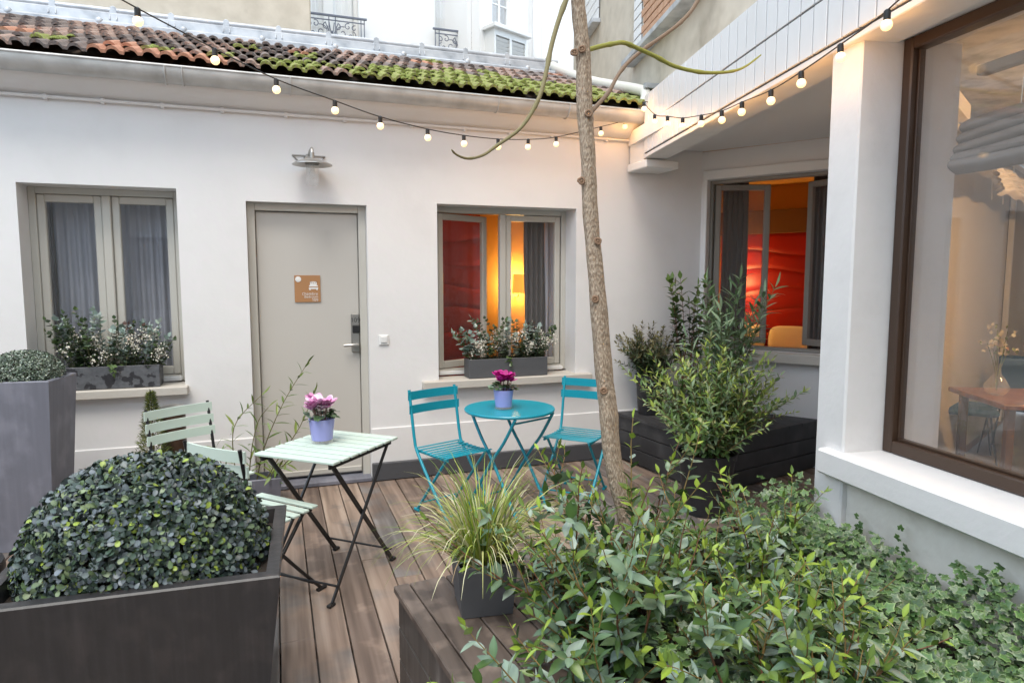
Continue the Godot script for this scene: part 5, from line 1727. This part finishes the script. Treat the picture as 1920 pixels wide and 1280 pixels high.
func planters() -> void:
	var pick := func(_u: float) -> int:
		var q := rng.randf()
		return 0 if q < 0.17 else 1 if q < 0.36 else 2 if q < 0.62 else 3 if q < 0.74 else 4 if q < 0.79 else 5 if q < 0.92 else 6
	# big planter in the foreground
	var t := thing("boxwood_planter", "large dark square planter with clipped boxwood mound in the foreground", "planter", Vector3(-0.449, 0, 2.52), -deg_to_rad(2.5))
	tapered_planter(t, 0.9, 0.73, 0.6, 0.07, 0.05, M.planter_dark)
	var b := MB.new()
	twigs(b, 260, Vector3(0.34, 0.37, 0.29), 0.53)
	part(t, "twigs", b.mesh(), M.stem)
	var list := []
	dome_leaves(list, 15000, Vector3(0.395, 0.395, 0.325), 0.93, "box", 0.013, 0.029, pick)
	for l in list: l[1].origin += Vector3(-0.012, 0.53, 0)
	foliage(t, list, BOX, M.leaf_waxy, 300)
	# tall planter by the wall
	t = thing("tall_planter", "tall tapered grey planter with clipped ball shrub beside the mullioned window", "planter", Vector3(-1.395, 0, 0.58), -deg_to_rad(8.0))
	tapered_planter(t, 0.40, 0.36, 1.0, 0.055, 0.025, M.planter_grey)
	b = MB.new()
	twigs(b, 200, Vector3(0.17, 0.15, 0.155), 0.985)
	part(t, "twigs", b.mesh(), M.stem)
	list = []
	var pale := [Color(0.06, 0.09, 0.06), Color(0.1, 0.14, 0.1), Color(0.2, 0.25, 0.21), Color(0.035, 0.05, 0.035), Color(0.3, 0.34, 0.3)]
	dome_leaves(list, 7000, Vector3(0.19, 0.165, 0.17), 0.85, "box", 0.008, 0.013, func(_u): return rng.randi() % 5)
	for l in list: l[1].origin.y += 0.985
	foliage(t, list, pale, M.leaf_waxy, 0)
	# round bowl at the picture's edge
	var rp := floor_px(22, 1050, 0.55)
	t = thing("round_pot", "dark round pot with thick rim standing against the boxwood planter", "pot", Vector3(rp.x - 0.22, 0, rp.z - 0.05))
	b = MB.new()
	b.lathe([Vector2(0.0, 0.003), Vector2(0.12, 0.003), Vector2(0.16, 0.42), Vector2(0.175, 0.5), Vector2(0.17, 0.53), Vector2(0.145, 0.535), Vector2(0.13, 0.47)], 32)
	part(t, "pot", b.mesh(), M.pot_black)
	b = MB.new()
	b.lathe([Vector2(0.135, 0.485), Vector2(0.0, 0.49)], 24)
	part(t, "soil", b.mesh(), M.soil)
	window_box("dark slate flower box of eucalyptus and white sprays on the sill beside the tall planter", Vector3(-1.055, 0.826, -0.05), 0.56, M.box_slate, true)
	window_box("grey flower box of eucalyptus and white sprays on the sill behind the teal table", Vector3(1.79, 0.766, -0.045), 0.68, M.box_grey, false)
	cyclamen("pink cyclamen in a lavender glazed pot on the mint table", floor_px(604, 829, 0.711), 0.068, [Color(0.8, 0.46, 0.66), Color(0.86, 0.64, 0.78), Color(0.74, 0.34, 0.57)])
	cyclamen("magenta cyclamen in a lavender glazed pot on the round teal table", floor_px(944, 766, 0.7105), 0.068, [Color(0.5, 0.01, 0.24), Color(0.62, 0.02, 0.33), Color(0.4, 0.005, 0.18)])
	# sedge in a square black pot on the bench
	var gp := floor_px(905, 1150, 0.4)
	t = thing("sedge_pot", "variegated sedge with arching yellow blades in square black pot on the bench", "potted plant", Vector3(gp.x + 0.02, 0.4, gp.z - 0.06), -0.12)
	tapered_planter(t, 0.21, 0.21, 0.19, 0.015, 0.012, M.pot_grey)
	t.get_child(0).name = "pot"
	b = MB.new()
	for k in 380:
		var an := rnd(0, TAU)
		var out := Vector3(cos(an), 0, sin(an))
		var r := rnd(0.0, 0.075)
		var upright := rng.randf() < 0.3
		var L := rnd(0.24, 0.46)
		var w := rnd(0.003, 0.0066)
		var p := out * r + Vector3(0, 0.16, 0)
		var ang := rnd(0.08, 0.35) if upright else rnd(0.35, 0.95)
		var bend := rnd(0.6, 1.5) if upright else rnd(1.4, 2.6)
		var q := rng.randf()
		b.col = Color(0.28, 0.36, 0.045) if q < 0.35 else Color(0.44, 0.45, 0.16) if q < 0.6 else Color(0.6, 0.57, 0.36) if q < 0.85 else Color(0.14, 0.22, 0.04)
		if rng.randf() < 0.08: b.col = Color(0.4, 0.28, 0.14)
		var left := PackedVector3Array()
		var right := PackedVector3Array()
		var side := out.cross(Vector3.UP).rotated(Vector3.UP, rnd(-0.6, 0.6))
		for i in 8:
			var u := i / 7.0
			var a2 := ang + bend * u * u
			left.append(p - side * w * (1.05 - u)); right.append(p + side * w * (1.05 - u))
			p += (out * sin(a2) + Vector3.UP * cos(a2)) * (L / 7)
		b.grid([left, right])
	part(t, "blades", b.mesh(), M.leaf_matt).set_meta("kind", "stuff")
	willow_pot()
	# shrub in the black pot on the platform
	t = thing("platform_shrub", "small leaved shrub in a black plastic pot standing on the dark platform", "potted plant", Vector3(3.02, 0.411, 0.2))
	round_pot(t, 0.1, 0.125, 0.34, M.pot_black)
	var st := MB.new()
	list = []
	for s in 110:
		var an := rnd(0, TAU)
		var pts := grow(Vector3(rnd(-0.05, 0.05), 0.3, rnd(-0.05, 0.05)), Vector3(cos(an) * rnd(0.2, 1.2), 1.0, sin(an) * rnd(0.2, 1.2)).normalized(), rnd(0.25, 0.5), 7, 0.14, 0.02)
		st.col = Color(0.12, 0.07, 0.04)
		st.tube(pts, taper(pts.size(), 0.0035, 0.001), 5, false)
		leafy(list, pts, "small", 0.02, 0.1, 0.055, 0.036, 0.9, func(u): return (rng.randi() % 3) if u < 0.8 else 3)
	part(t, "stems", st.mesh(), M.stem)
	foliage(t, list, [Color(0.03, 0.06, 0.025), Color(0.055, 0.09, 0.04), Color(0.09, 0.12, 0.07), Color(0.14, 0.13, 0.06)], M.leaf, 120)
	# taller shrub behind
	t = thing("tall_shrub", "upright dark leaved shrub with thin red stems in a grey pot on the platform", "potted plant", Vector3(3.2, 0.411, 0.5))
	round_pot(t, 0.09, 0.12, 0.26, M.pot_grey)
	st = MB.new()
	list = []
	for s in 14:
		var an := TAU * s / 14
		var pts := grow(Vector3(0.03 * cos(an), 0.22, 0.03 * sin(an)), Vector3(cos(an) * 0.17, 1.0, sin(an) * 0.17).normalized(), rnd(0.66, 0.95), 8, 0.05, 0.05)
		st.col = Color(0.16, 0.06, 0.04)
		st.tube(pts, taper(pts.size(), 0.004, 0.0014), 5, false)
		leafy(list, pts, "small", 0.045, 0.4, 0.085, 0.07, 1.1, func(u): return (rng.randi() % 2) if u < 0.8 else 2, 1.3)
	part(t, "stems", st.mesh(), M.stem)
	foliage(t, list, [Color(0.035, 0.065, 0.02), Color(0.05, 0.09, 0.025), Color(0.09, 0.15, 0.03)], M.leaf_waxy, 150)
	# oleander by the door
	t = thing("oleander_plant", "thin arching plant with long narrow leaves in a grey trough beside the door", "potted plant", Vector3(-0.17, 0, 0.28))
	tapered_planter(t, 0.34, 0.2, 0.2, 0.02, 0.015, M.planter_grey)
	t.get_child(0).name = "pot"
	st = MB.new()
	list = []
	var aims := [[[-0.12, 0.14, 0], [-0.14, 0.45, 0.03], [-0.1, 0.62, 0.06], [0.06, 0.78, 0.05]], [[0.0, 0.14, 0], [0.06, 0.4, 0.02], [0.2, 0.72, 0.04], [0.36, 0.98, 0.06]], [[0.05, 0.14, 0], [0.16, 0.34, 0.06], [0.3, 0.55, 0.1], [0.4, 0.78, 0.12]], [[0.1, 0.14, 0], [0.2, 0.3, 0.08], [0.36, 0.42, 0.1], [0.44, 0.56, 0.12]], [[-0.05, 0.14, 0], [-0.02, 0.4, 0.04], [0.03, 0.6, 0.06], [0.1, 0.7, 0.1]], [[-0.12, 0.14, 0], [-0.2, 0.3, 0.08], [-0.24, 0.45, 0.12]], [[0.08, 0.14, 0], [0.12, 0.26, 0.12], [0.2, 0.32, 0.2]]]
	for a in aims:
		var raw := []
		for q in a: raw.append(Vector3(q[0], q[1], q[2]))
		var pts := smooth_path(raw, 3)
		st.col = Color(0.16, 0.14, 0.05)
		st.tube(pts, taper(pts.size(), 0.005, 0.0018), 6, false)
		leafy(list, pts, "lance", 0.05, 0.15, 0.13, 0.085, 0.85, func(u): return (rng.randi() % 3), 1.15)
	part(t, "stems", st.mesh(), M.stem)
	foliage(t, list, [Color(0.09, 0.15, 0.03), Color(0.16, 0.21, 0.045), Color(0.2, 0.27, 0.12)], M.leaf, 200)
	# dwarf conifer
	t = thing("dwarf_conifer", "small cone shaped spruce in a black pot behind the mint chair", "potted plant", Vector3(-0.76, 0, 0.5))
	round_pot(t, 0.09, 0.11, 0.2, M.pot_black)
	list = []
	st = MB.new()
	st.col = Color(0.1, 0.06, 0.03)
	st.tube([Vector3(0, 0.15, 0), Vector3(0, 0.84, 0)], [0.012, 0.002], 7)
	part(t, "trunk", st.mesh(), M.stem)
	for k in 5200:
		var y := pow(rng.randf(), 1.35)
		var an := rnd(0, TAU)
		var clump := 0.82 + 0.18 * sin(an * 5 + y * 37) * sin(y * 60)
		var r := (1.02 - y) * 0.19 * clump * rnd(0.45, 1.0) + 0.004
		var o := Vector3(cos(an), 0, sin(an))
		var d := (o * 0.8 + Vector3(0, rnd(0.1, 0.9), 0) + rdir() * 0.6).normalized()
		list.append(["needle", leaf_xf(o * r + Vector3(0, 0.2 + y * 0.66, 0), d, rdir(), rnd(0.018, 0.034)), rng.randi() % 4])
	foliage(t, list, [Color(0.06, 0.09, 0.02), Color(0.11, 0.14, 0.03), Color(0.17, 0.19, 0.04), Color(0.035, 0.05, 0.015)], M.leaf_matt, 0)
	# ash bin
	t = thing("ash_bin", "brown bollard ashtray with polished steel cap behind the mint chair", "ashtray", Vector3(-0.655, 0, 0.4))
	b = MB.new()
	b.lathe([Vector2(0.0, 0.003), Vector2(0.075, 0.003), Vector2(0.075, 0.7), Vector2(0.0, 0.7)], 24)
	part(t, "post", b.mesh(), M.brown_bronze)
	b = MB.new()
	b.lathe([Vector2(0.0, 0.715), Vector2(0.07, 0.715), Vector2(0.083, 0.725), Vector2(0.083, 0.74), Vector2(0.06, 0.752), Vector2(0.0, 0.758)], 28)
	b.lathe([Vector2(0.03, 0.7), Vector2(0.03, 0.715)], 16)
	part(t, "cap", b.mesh(), M.steel)

func willow_pot() -> void:
	var t := thing("willow_leaf_shrub", "dense narrow leaved shrub spilling out of a tall black pot beside the platform", "potted plant", Vector3(2.7, 0, 1.46))
	round_pot(t, 0.14, 0.19, 0.42, M.pot_black)
	var st := MB.new()
	var list := []
	var pick := func(u: float) -> int:
		var q := rng.randf()
		if u > 0.8 and q < 0.4: return 4
		return 0 if q < 0.25 else 1 if q < 0.5 else 2 if q < 0.7 else 3 if q < 0.9 else 5
	for s in 150:
		var an := rnd(0, TAU)
		var k := rnd(0.1, 1.05)
		var d := Vector3(cos(an) * k + 0.12, 1.0 - 0.12 * k, sin(an) * k).normalized()
		var pts := grow(Vector3(rnd(-0.08, 0.08), 0.38, rnd(-0.08, 0.08)), d, rnd(0.34, 0.82), 8, 0.13, 0.01)
		st.col = [Color(0.2, 0.13, 0.06), Color(0.24, 0.2, 0.08), Color(0.17, 0.08, 0.045)][s % 3]
		st.tube(pts, taper(pts.size(), 0.004, 0.001), 5, false)
		leafy(list, pts, "small", 0.03, 0.12, 0.085, 0.048, 0.8, pick, 0.85)
	for q in [[0.5, 0.02, 0.62], [0.42, 0.28, 0.6], [0.48, 0.12, 0.5]]:       # long side shoots
		var pts := grow(Vector3(0.05, 0.42, 0.0), Vector3(q[0] * 1.6, 0.55, q[1]).normalized(), q[2], 9, 0.06, -0.03)
		st.tube(pts, taper(pts.size(), 0.004, 0.001), 5, false)
		leafy(list, pts, "small", 0.022, 0.2, 0.05, 0.032, 0.85, pick, 0.8)
	part(t, "stems", st.mesh(), M.stem)
	foliage(t, list, [Color(0.07, 0.13, 0.04), Color(0.14, 0.22, 0.085), Color(0.2, 0.28, 0.16), Color(0.11, 0.19, 0.045), Color(0.28, 0.36, 0.07), Color(0.33, 0.35, 0.17)], M.leaf, 300)
	# long leaved neighbour
	t = thing("long_leaved_shrub", "grey green shrub with long strap leaves rising behind the willow leaved pot", "potted plant", Vector3(3.17, 0.411, 0.98))
	round_pot(t, 0.1, 0.13, 0.24, M.pot_black)
	st = MB.new()
	list = []
	for s in 22:
		var an := TAU * s / 22
		var k := rnd(0.05, 0.5)
		var pts := grow(Vector3(0.03 * cos(an), 0.2, 0.03 * sin(an)), Vector3(cos(an) * k, 1.0, sin(an) * k).normalized(), rnd(0.55, 0.98), 7, 0.08, 0.04)
		st.col = Color(0.14, 0.16, 0.07)
		st.tube(pts, taper(pts.size(), 0.005, 0.0018), 6, false)
		leafy(list, pts, "lance", 0.04, 0.25, 0.16, 0.12, 1.0, func(u): return rng.randi() % 3, 1.25)
	part(t, "stems", st.mesh(), M.stem)
	foliage(t, list, [Color(0.12, 0.21, 0.1), Color(0.19, 0.29, 0.16), Color(0.26, 0.36, 0.23)], M.leaf, 160)

func window_box(label: String, p: Vector3, w: float, m: Material, tall: bool) -> void:
	var t := thing("window_box", label, "window box", p, 0.0, "flower boxes on the window sills")
	var h := 0.155
	var b := MB.new()
	var dp := 0.16
	b.bx(Vector3(-w / 2, 0.002, dp / 2 - 0.012), Vector3(w / 2, h, dp / 2), 0.003)
	b.bx(Vector3(-w / 2, 0.002, -dp / 2), Vector3(w / 2, h, -dp / 2 + 0.012), 0.003)
	b.bx(Vector3(-w / 2, 0.003, -dp / 2 + 0.012), Vector3(-w / 2 + 0.012, h - 0.001, dp / 2 - 0.012), 0.002)
	b.bx(Vector3(w / 2 - 0.012, 0.003, -dp / 2 + 0.012), Vector3(w / 2, h - 0.001, dp / 2 - 0.012), 0.002)
	part(t, "box", b.mesh(), m)
	bxp(t, "soil", Vector3(-w / 2 + 0.013, 0.004, -dp / 2 + 0.013), Vector3(w / 2 - 0.013, h - 0.025, dp / 2 - 0.013), M.soil)
	var st := MB.new()
	var list := []
	for s in 64:
		var x := rnd(-w / 2 + 0.03, w / 2 - 0.03)
		var hh := rnd(0.14, 0.3) * (1.45 if tall and x < 0 else 1.1)
		if not tall and absf(x + 0.08) < 0.12: hh *= 1.25
		var pts := grow(Vector3(x, 0.12, rnd(-0.04, 0.04)), Vector3(x * 1.3 / w + rnd(-0.35, 0.35), 1.0, rnd(-0.25, 0.3)).normalized(), hh, 6, 0.12, 0.02)
		st.col = Color(0.15, 0.16, 0.08)
		st.tube(pts, taper(pts.size(), 0.003, 0.0012), 5, false)
		if s % 3 == 0: leafy(list, pts, "round", 0.032, 0.3, 0.055, 0.042, 1.0, func(_u): return 4 + rng.randi() % 3)
		else: leafy(list, pts, "round", 0.026, 0.1, 0.048, 0.03, 1.0, func(_u): return rng.randi() % 4)
	for s in 3:                                      # dried brown leaves and a trailing shoot
		var pts := grow(Vector3(rnd(-0.05, 0.25), 0.13, 0.0), Vector3(rnd(-0.2, 0.3), 1, 0).normalized(), 0.3, 5, 0.1, 0.0)
		leafy(list, pts, "round", 0.04, 0.6, 0.035, 0.03, 1.0, func(_u): return 7)
	var trail := smooth_path([Vector3(-0.02, 0.13, 0.05), Vector3(0.0, 0.16, 0.1), Vector3(0.01, 0.1, 0.115)])
	leafy(list, trail, "round", 0.02, 0.1, 0.035, 0.028, 1.0, func(_u): return 1)
	part(t, "stems", st.mesh(), M.stem)
	foliage(t, list, [Color(0.05, 0.085, 0.035), Color(0.08, 0.13, 0.045), Color(0.035, 0.055, 0.03), Color(0.12, 0.17, 0.11), Color(0.3, 0.38, 0.36), Color(0.24, 0.31, 0.29), Color(0.38, 0.44, 0.42), Color(0.06, 0.025, 0.015)], M.leaf, 140)
	# gypsophila
	var fl := MB.new()
	var fs := MB.new()
	fs.col = Color(0.2, 0.22, 0.12)
	for s in 34:
		var x := rnd(-w / 2 - 0.02, w / 2 + 0.02)
		var e := Vector3(x + rnd(-0.06, 0.06), rnd(0.2, 0.37), rnd(-0.01, 0.11))
		fs.tube([Vector3(clampf(x, -w / 2 + 0.03, w / 2 - 0.03), 0.12, 0), e], 0.0012, 4, false)
		for k in 26:
			var q := e + rdir() * rnd(0.01, 0.055)
			var c := rnd(0.6, 0.8)
			fl.put(T.round, Transform3D(frame(rdir(), rdir()).scaled(Vector3.ONE * rnd(0.009, 0.014)), q), Color(c, c * 0.98, c * 0.88))
			if k % 4 == 0: fs.tube([e, q], 0.0007, 3, false)
	part(t, "spray_stems", fs.mesh(), M.stem)
	part(t, "white_sprays", fl.mesh(), M.petal).set_meta("kind", "stuff")

func cyclamen(label: String, p: Vector3, r: float, pal: Array) -> void:
	var t := thing("cyclamen_pot", label, "potted plant", p, 0.0, "cyclamens in lavender pots")
	var b := MB.new()
	var h := 0.13
	b.lathe([Vector2(0.0, 0.018), Vector2(r * 0.8, 0.018), Vector2(r * 0.82, 0.03), Vector2(r, h), Vector2(r - 0.006, h), Vector2(r - 0.012, h - 0.03)], 36)
	part(t, "pot", b.mesh(), M.lavender_glaze)
	b = MB.new()
	b.lathe([Vector2(0.0, 0.001), Vector2(r * 0.8, 0.001), Vector2(r * 0.84, 0.004), Vector2(r * 0.82, 0.017), Vector2(0.0, 0.0175)], 32)
	part(t, "glass_foot", b.mesh(), M.clear_glass)
	b = MB.new()
	b.lathe([Vector2(r - 0.009, h - 0.02), Vector2(0.0, h - 0.014)], 24)
	part(t, "soil", b.mesh(), M.soil)
	var list := []
	for k in 46:
		var an := rnd(0, TAU)
		var rr := sqrt(rng.randf()) * r * 1.45
		var o := Vector3(cos(an), 0, sin(an))
		var d := (o + Vector3(0, rnd(-0.35, 0.5), 0) + rdir() * 0.4).normalized()
		list.append(["round", leaf_xf(o * rr * 0.75 + Vector3(0, h + rnd(0.0, 0.035), 0), d, (Vector3.UP + o * 0.3 + rdir() * 0.3).normalized(), rnd(0.03, 0.046)), rng.randi() % 3])
	foliage(t, list, [Color(0.07, 0.12, 0.06), Color(0.16, 0.23, 0.17), Color(0.04, 0.08, 0.035)], M.leaf, 46)
	var st := MB.new()
	st.col = Color(0.2, 0.1, 0.08)
	var fl := []
	for k in 20:
		var an := rnd(0, TAU)
		var q := sqrt(rng.randf()) * r * 0.85
		var e := Vector3(cos(an) * q, h + rnd(0.045, 0.095), sin(an) * q)
		st.tube([Vector3(e.x * 0.5, h - 0.02, e.z * 0.5), e], 0.0016, 5, false)
		for m in 5:
			var a2 := TAU * m / 5 + rnd(-0.3, 0.3)
			var o := Vector3(cos(a2), 0, sin(a2))
			fl.append(["petal", leaf_xf(e, (Vector3.UP * 1.0 + o * rnd(0.35, 1.1)).normalized(), o, rnd(0.036, 0.052), 1.15), rng.randi() % 3])
	part(t, "flower_stems", st.mesh(), M.stem)
	foliage(t, fl, pal, M.petal, 100, "petal")

func tree() -> void:
	var t := thing("young_tree", "slim bare young tree with leaning trunk in the raised bed", "tree", Vector3(1.25, 0.34, 3.02))
	var o := t.position
	var px := [[1191, 1125, 40], [1188, 1080, 39], [1176, 980, 38], [1149, 860, 39], [1141, 770, 40], [1133, 700, 39], [1119, 530, 37], [1107, 400, 36], [1103, 300, 36], [1096, 200, 38], [1093, 100, 36], [1083, 0, 34], [1078, -80, 32], [1070, -250, 30], [1066, -420, 27]]
	var D := 2.545
	var pts := []
	var rad := []
	for q in px:
		pts.append(seen(q[0], q[1], D) - o)
		rad.append(q[2] * lerpf(0.37, 0.43, clampf(q[1] / 900.0, 0, 1)) / FOCAL * D)
	var fine := smooth_path(pts, 6)
	var fr := []
	for i in fine.size():
		var k := i / 6.0
		var a := int(k)
		fr.append(lerpf(rad[a], rad[mini(a + 1, rad.size() - 1)], k - a) * (1 + 0.03 * sin(i * 1.7) + 0.02 * sin(i * 0.61)))
	var b := MB.new()
	var rows := []
	for i in fine.size():
		var ring := PackedVector3Array()
		var tg: Vector3 = (fine[mini(i + 1, fine.size() - 1)] - fine[maxi(i - 1, 0)]).normalized()
		var u := tg.cross(Vector3.BACK).normalized()
		var w := tg.cross(u)
		for j in 28:
			var an := TAU * j / 28
			ring.append(fine[i] + (u * cos(an) + w * sin(an)) * fr[i] * (1 + 0.035 * sin(j * 2.9 + i * 0.13) + 0.02 * sin(j * 5.3 - i * 0.2) + rnd(-0.012, 0.012)))
		rows.append(ring)
	b.grid(rows, true)
	part(t, "trunk", b.mesh(), M.bark)
	for q in [[1090, 339], [1116, 561], [1132, 733], [1104, 213], [1121, 452], [1092, 92], [1077, 98]]:
		var n := MB.new()
		var c := seen(q[0], q[1], D - 0.034) - o
		var ring := []
		for i in 13: ring.append(c + (right_axis * cos(TAU * i / 12) + up_axis * sin(TAU * i / 12)) * rnd(0.009, 0.013))
		n.tube(ring, 0.0045, 6, false)
		n.sphere(c + fore_axis * 0.004, Vector3.ONE * 0.008, 5, 8)
		part(t, "knot", n.mesh(), M.knot)
	var br := [["twig_olive", [[1082, -90, 9], [1072, -30, 10], [1050, 30, 9.5], [1034, 85, 9], [1024, 135, 8.5], [1010, 185, 8], [978, 238, 7], [930, 274, 6], [905, 291, 5.2], [877, 297, 4.8], [856, 290, 4], [847, 281, 3]], 0.04],
		["twig_green", [[1100, 94, 9], [1125, 87, 9], [1150, 82, 8.5], [1170, 80, 8.5], [1195, 90, 8], [1230, 106, 8], [1265, 124, 7.5], [1312, 135, 7], [1350, 136, 6], [1380, 132, 5], [1402, 122, 4], [1427, 103, 2.6]], -0.05],
		["twig_brown", [[1104, 214, 10], [1122, 195, 8], [1142, 172, 7.5], [1158, 142, 7], [1178, 117, 7], [1206, 93, 7], [1245, 66, 7], [1276, 42, 7], [1300, 15, 7.5], [1318, -20, 8], [1340, -70, 7]], -0.1]]
	for q in br:
		var p := []
		var r := []
		for i in q[1].size():
			var e = q[1][i]
			var d: float = D - q[2] * i
			p.append(seen(e[0], e[1], d) - o)
			r.append(e[2] * 0.5 / FOCAL * d)
		var f := smooth_path(p, 4)
		var rr := []
		for i in f.size():
			var a := int(i / 4.0)
			rr.append(lerpf(r[a], r[mini(a + 1, r.size() - 1)], i / 4.0 - a) * (1.0 + (0.22 if i % 7 == 0 else 0.0)))
		b = MB.new()
		b.tube(f, rr, 9)
		part(t, "branch", b.mesh(), M[q[0]])
	var up := MB.new()                                # the crown above the frame: a few bare limbs
	for k in 6:
		var an := TAU * k / 6
		var g := grow(pts[-1] - Vector3(0, rnd(0.0, 0.3), 0), Vector3(cos(an), 1.1, sin(an)).normalized(), rnd(0.7, 1.1), 8, 0.12, 0.05)
		up.tube(g, taper(g.size(), 0.012, 0.003), 7)
	part(t, "crown", up.mesh(), M.twig_brown)
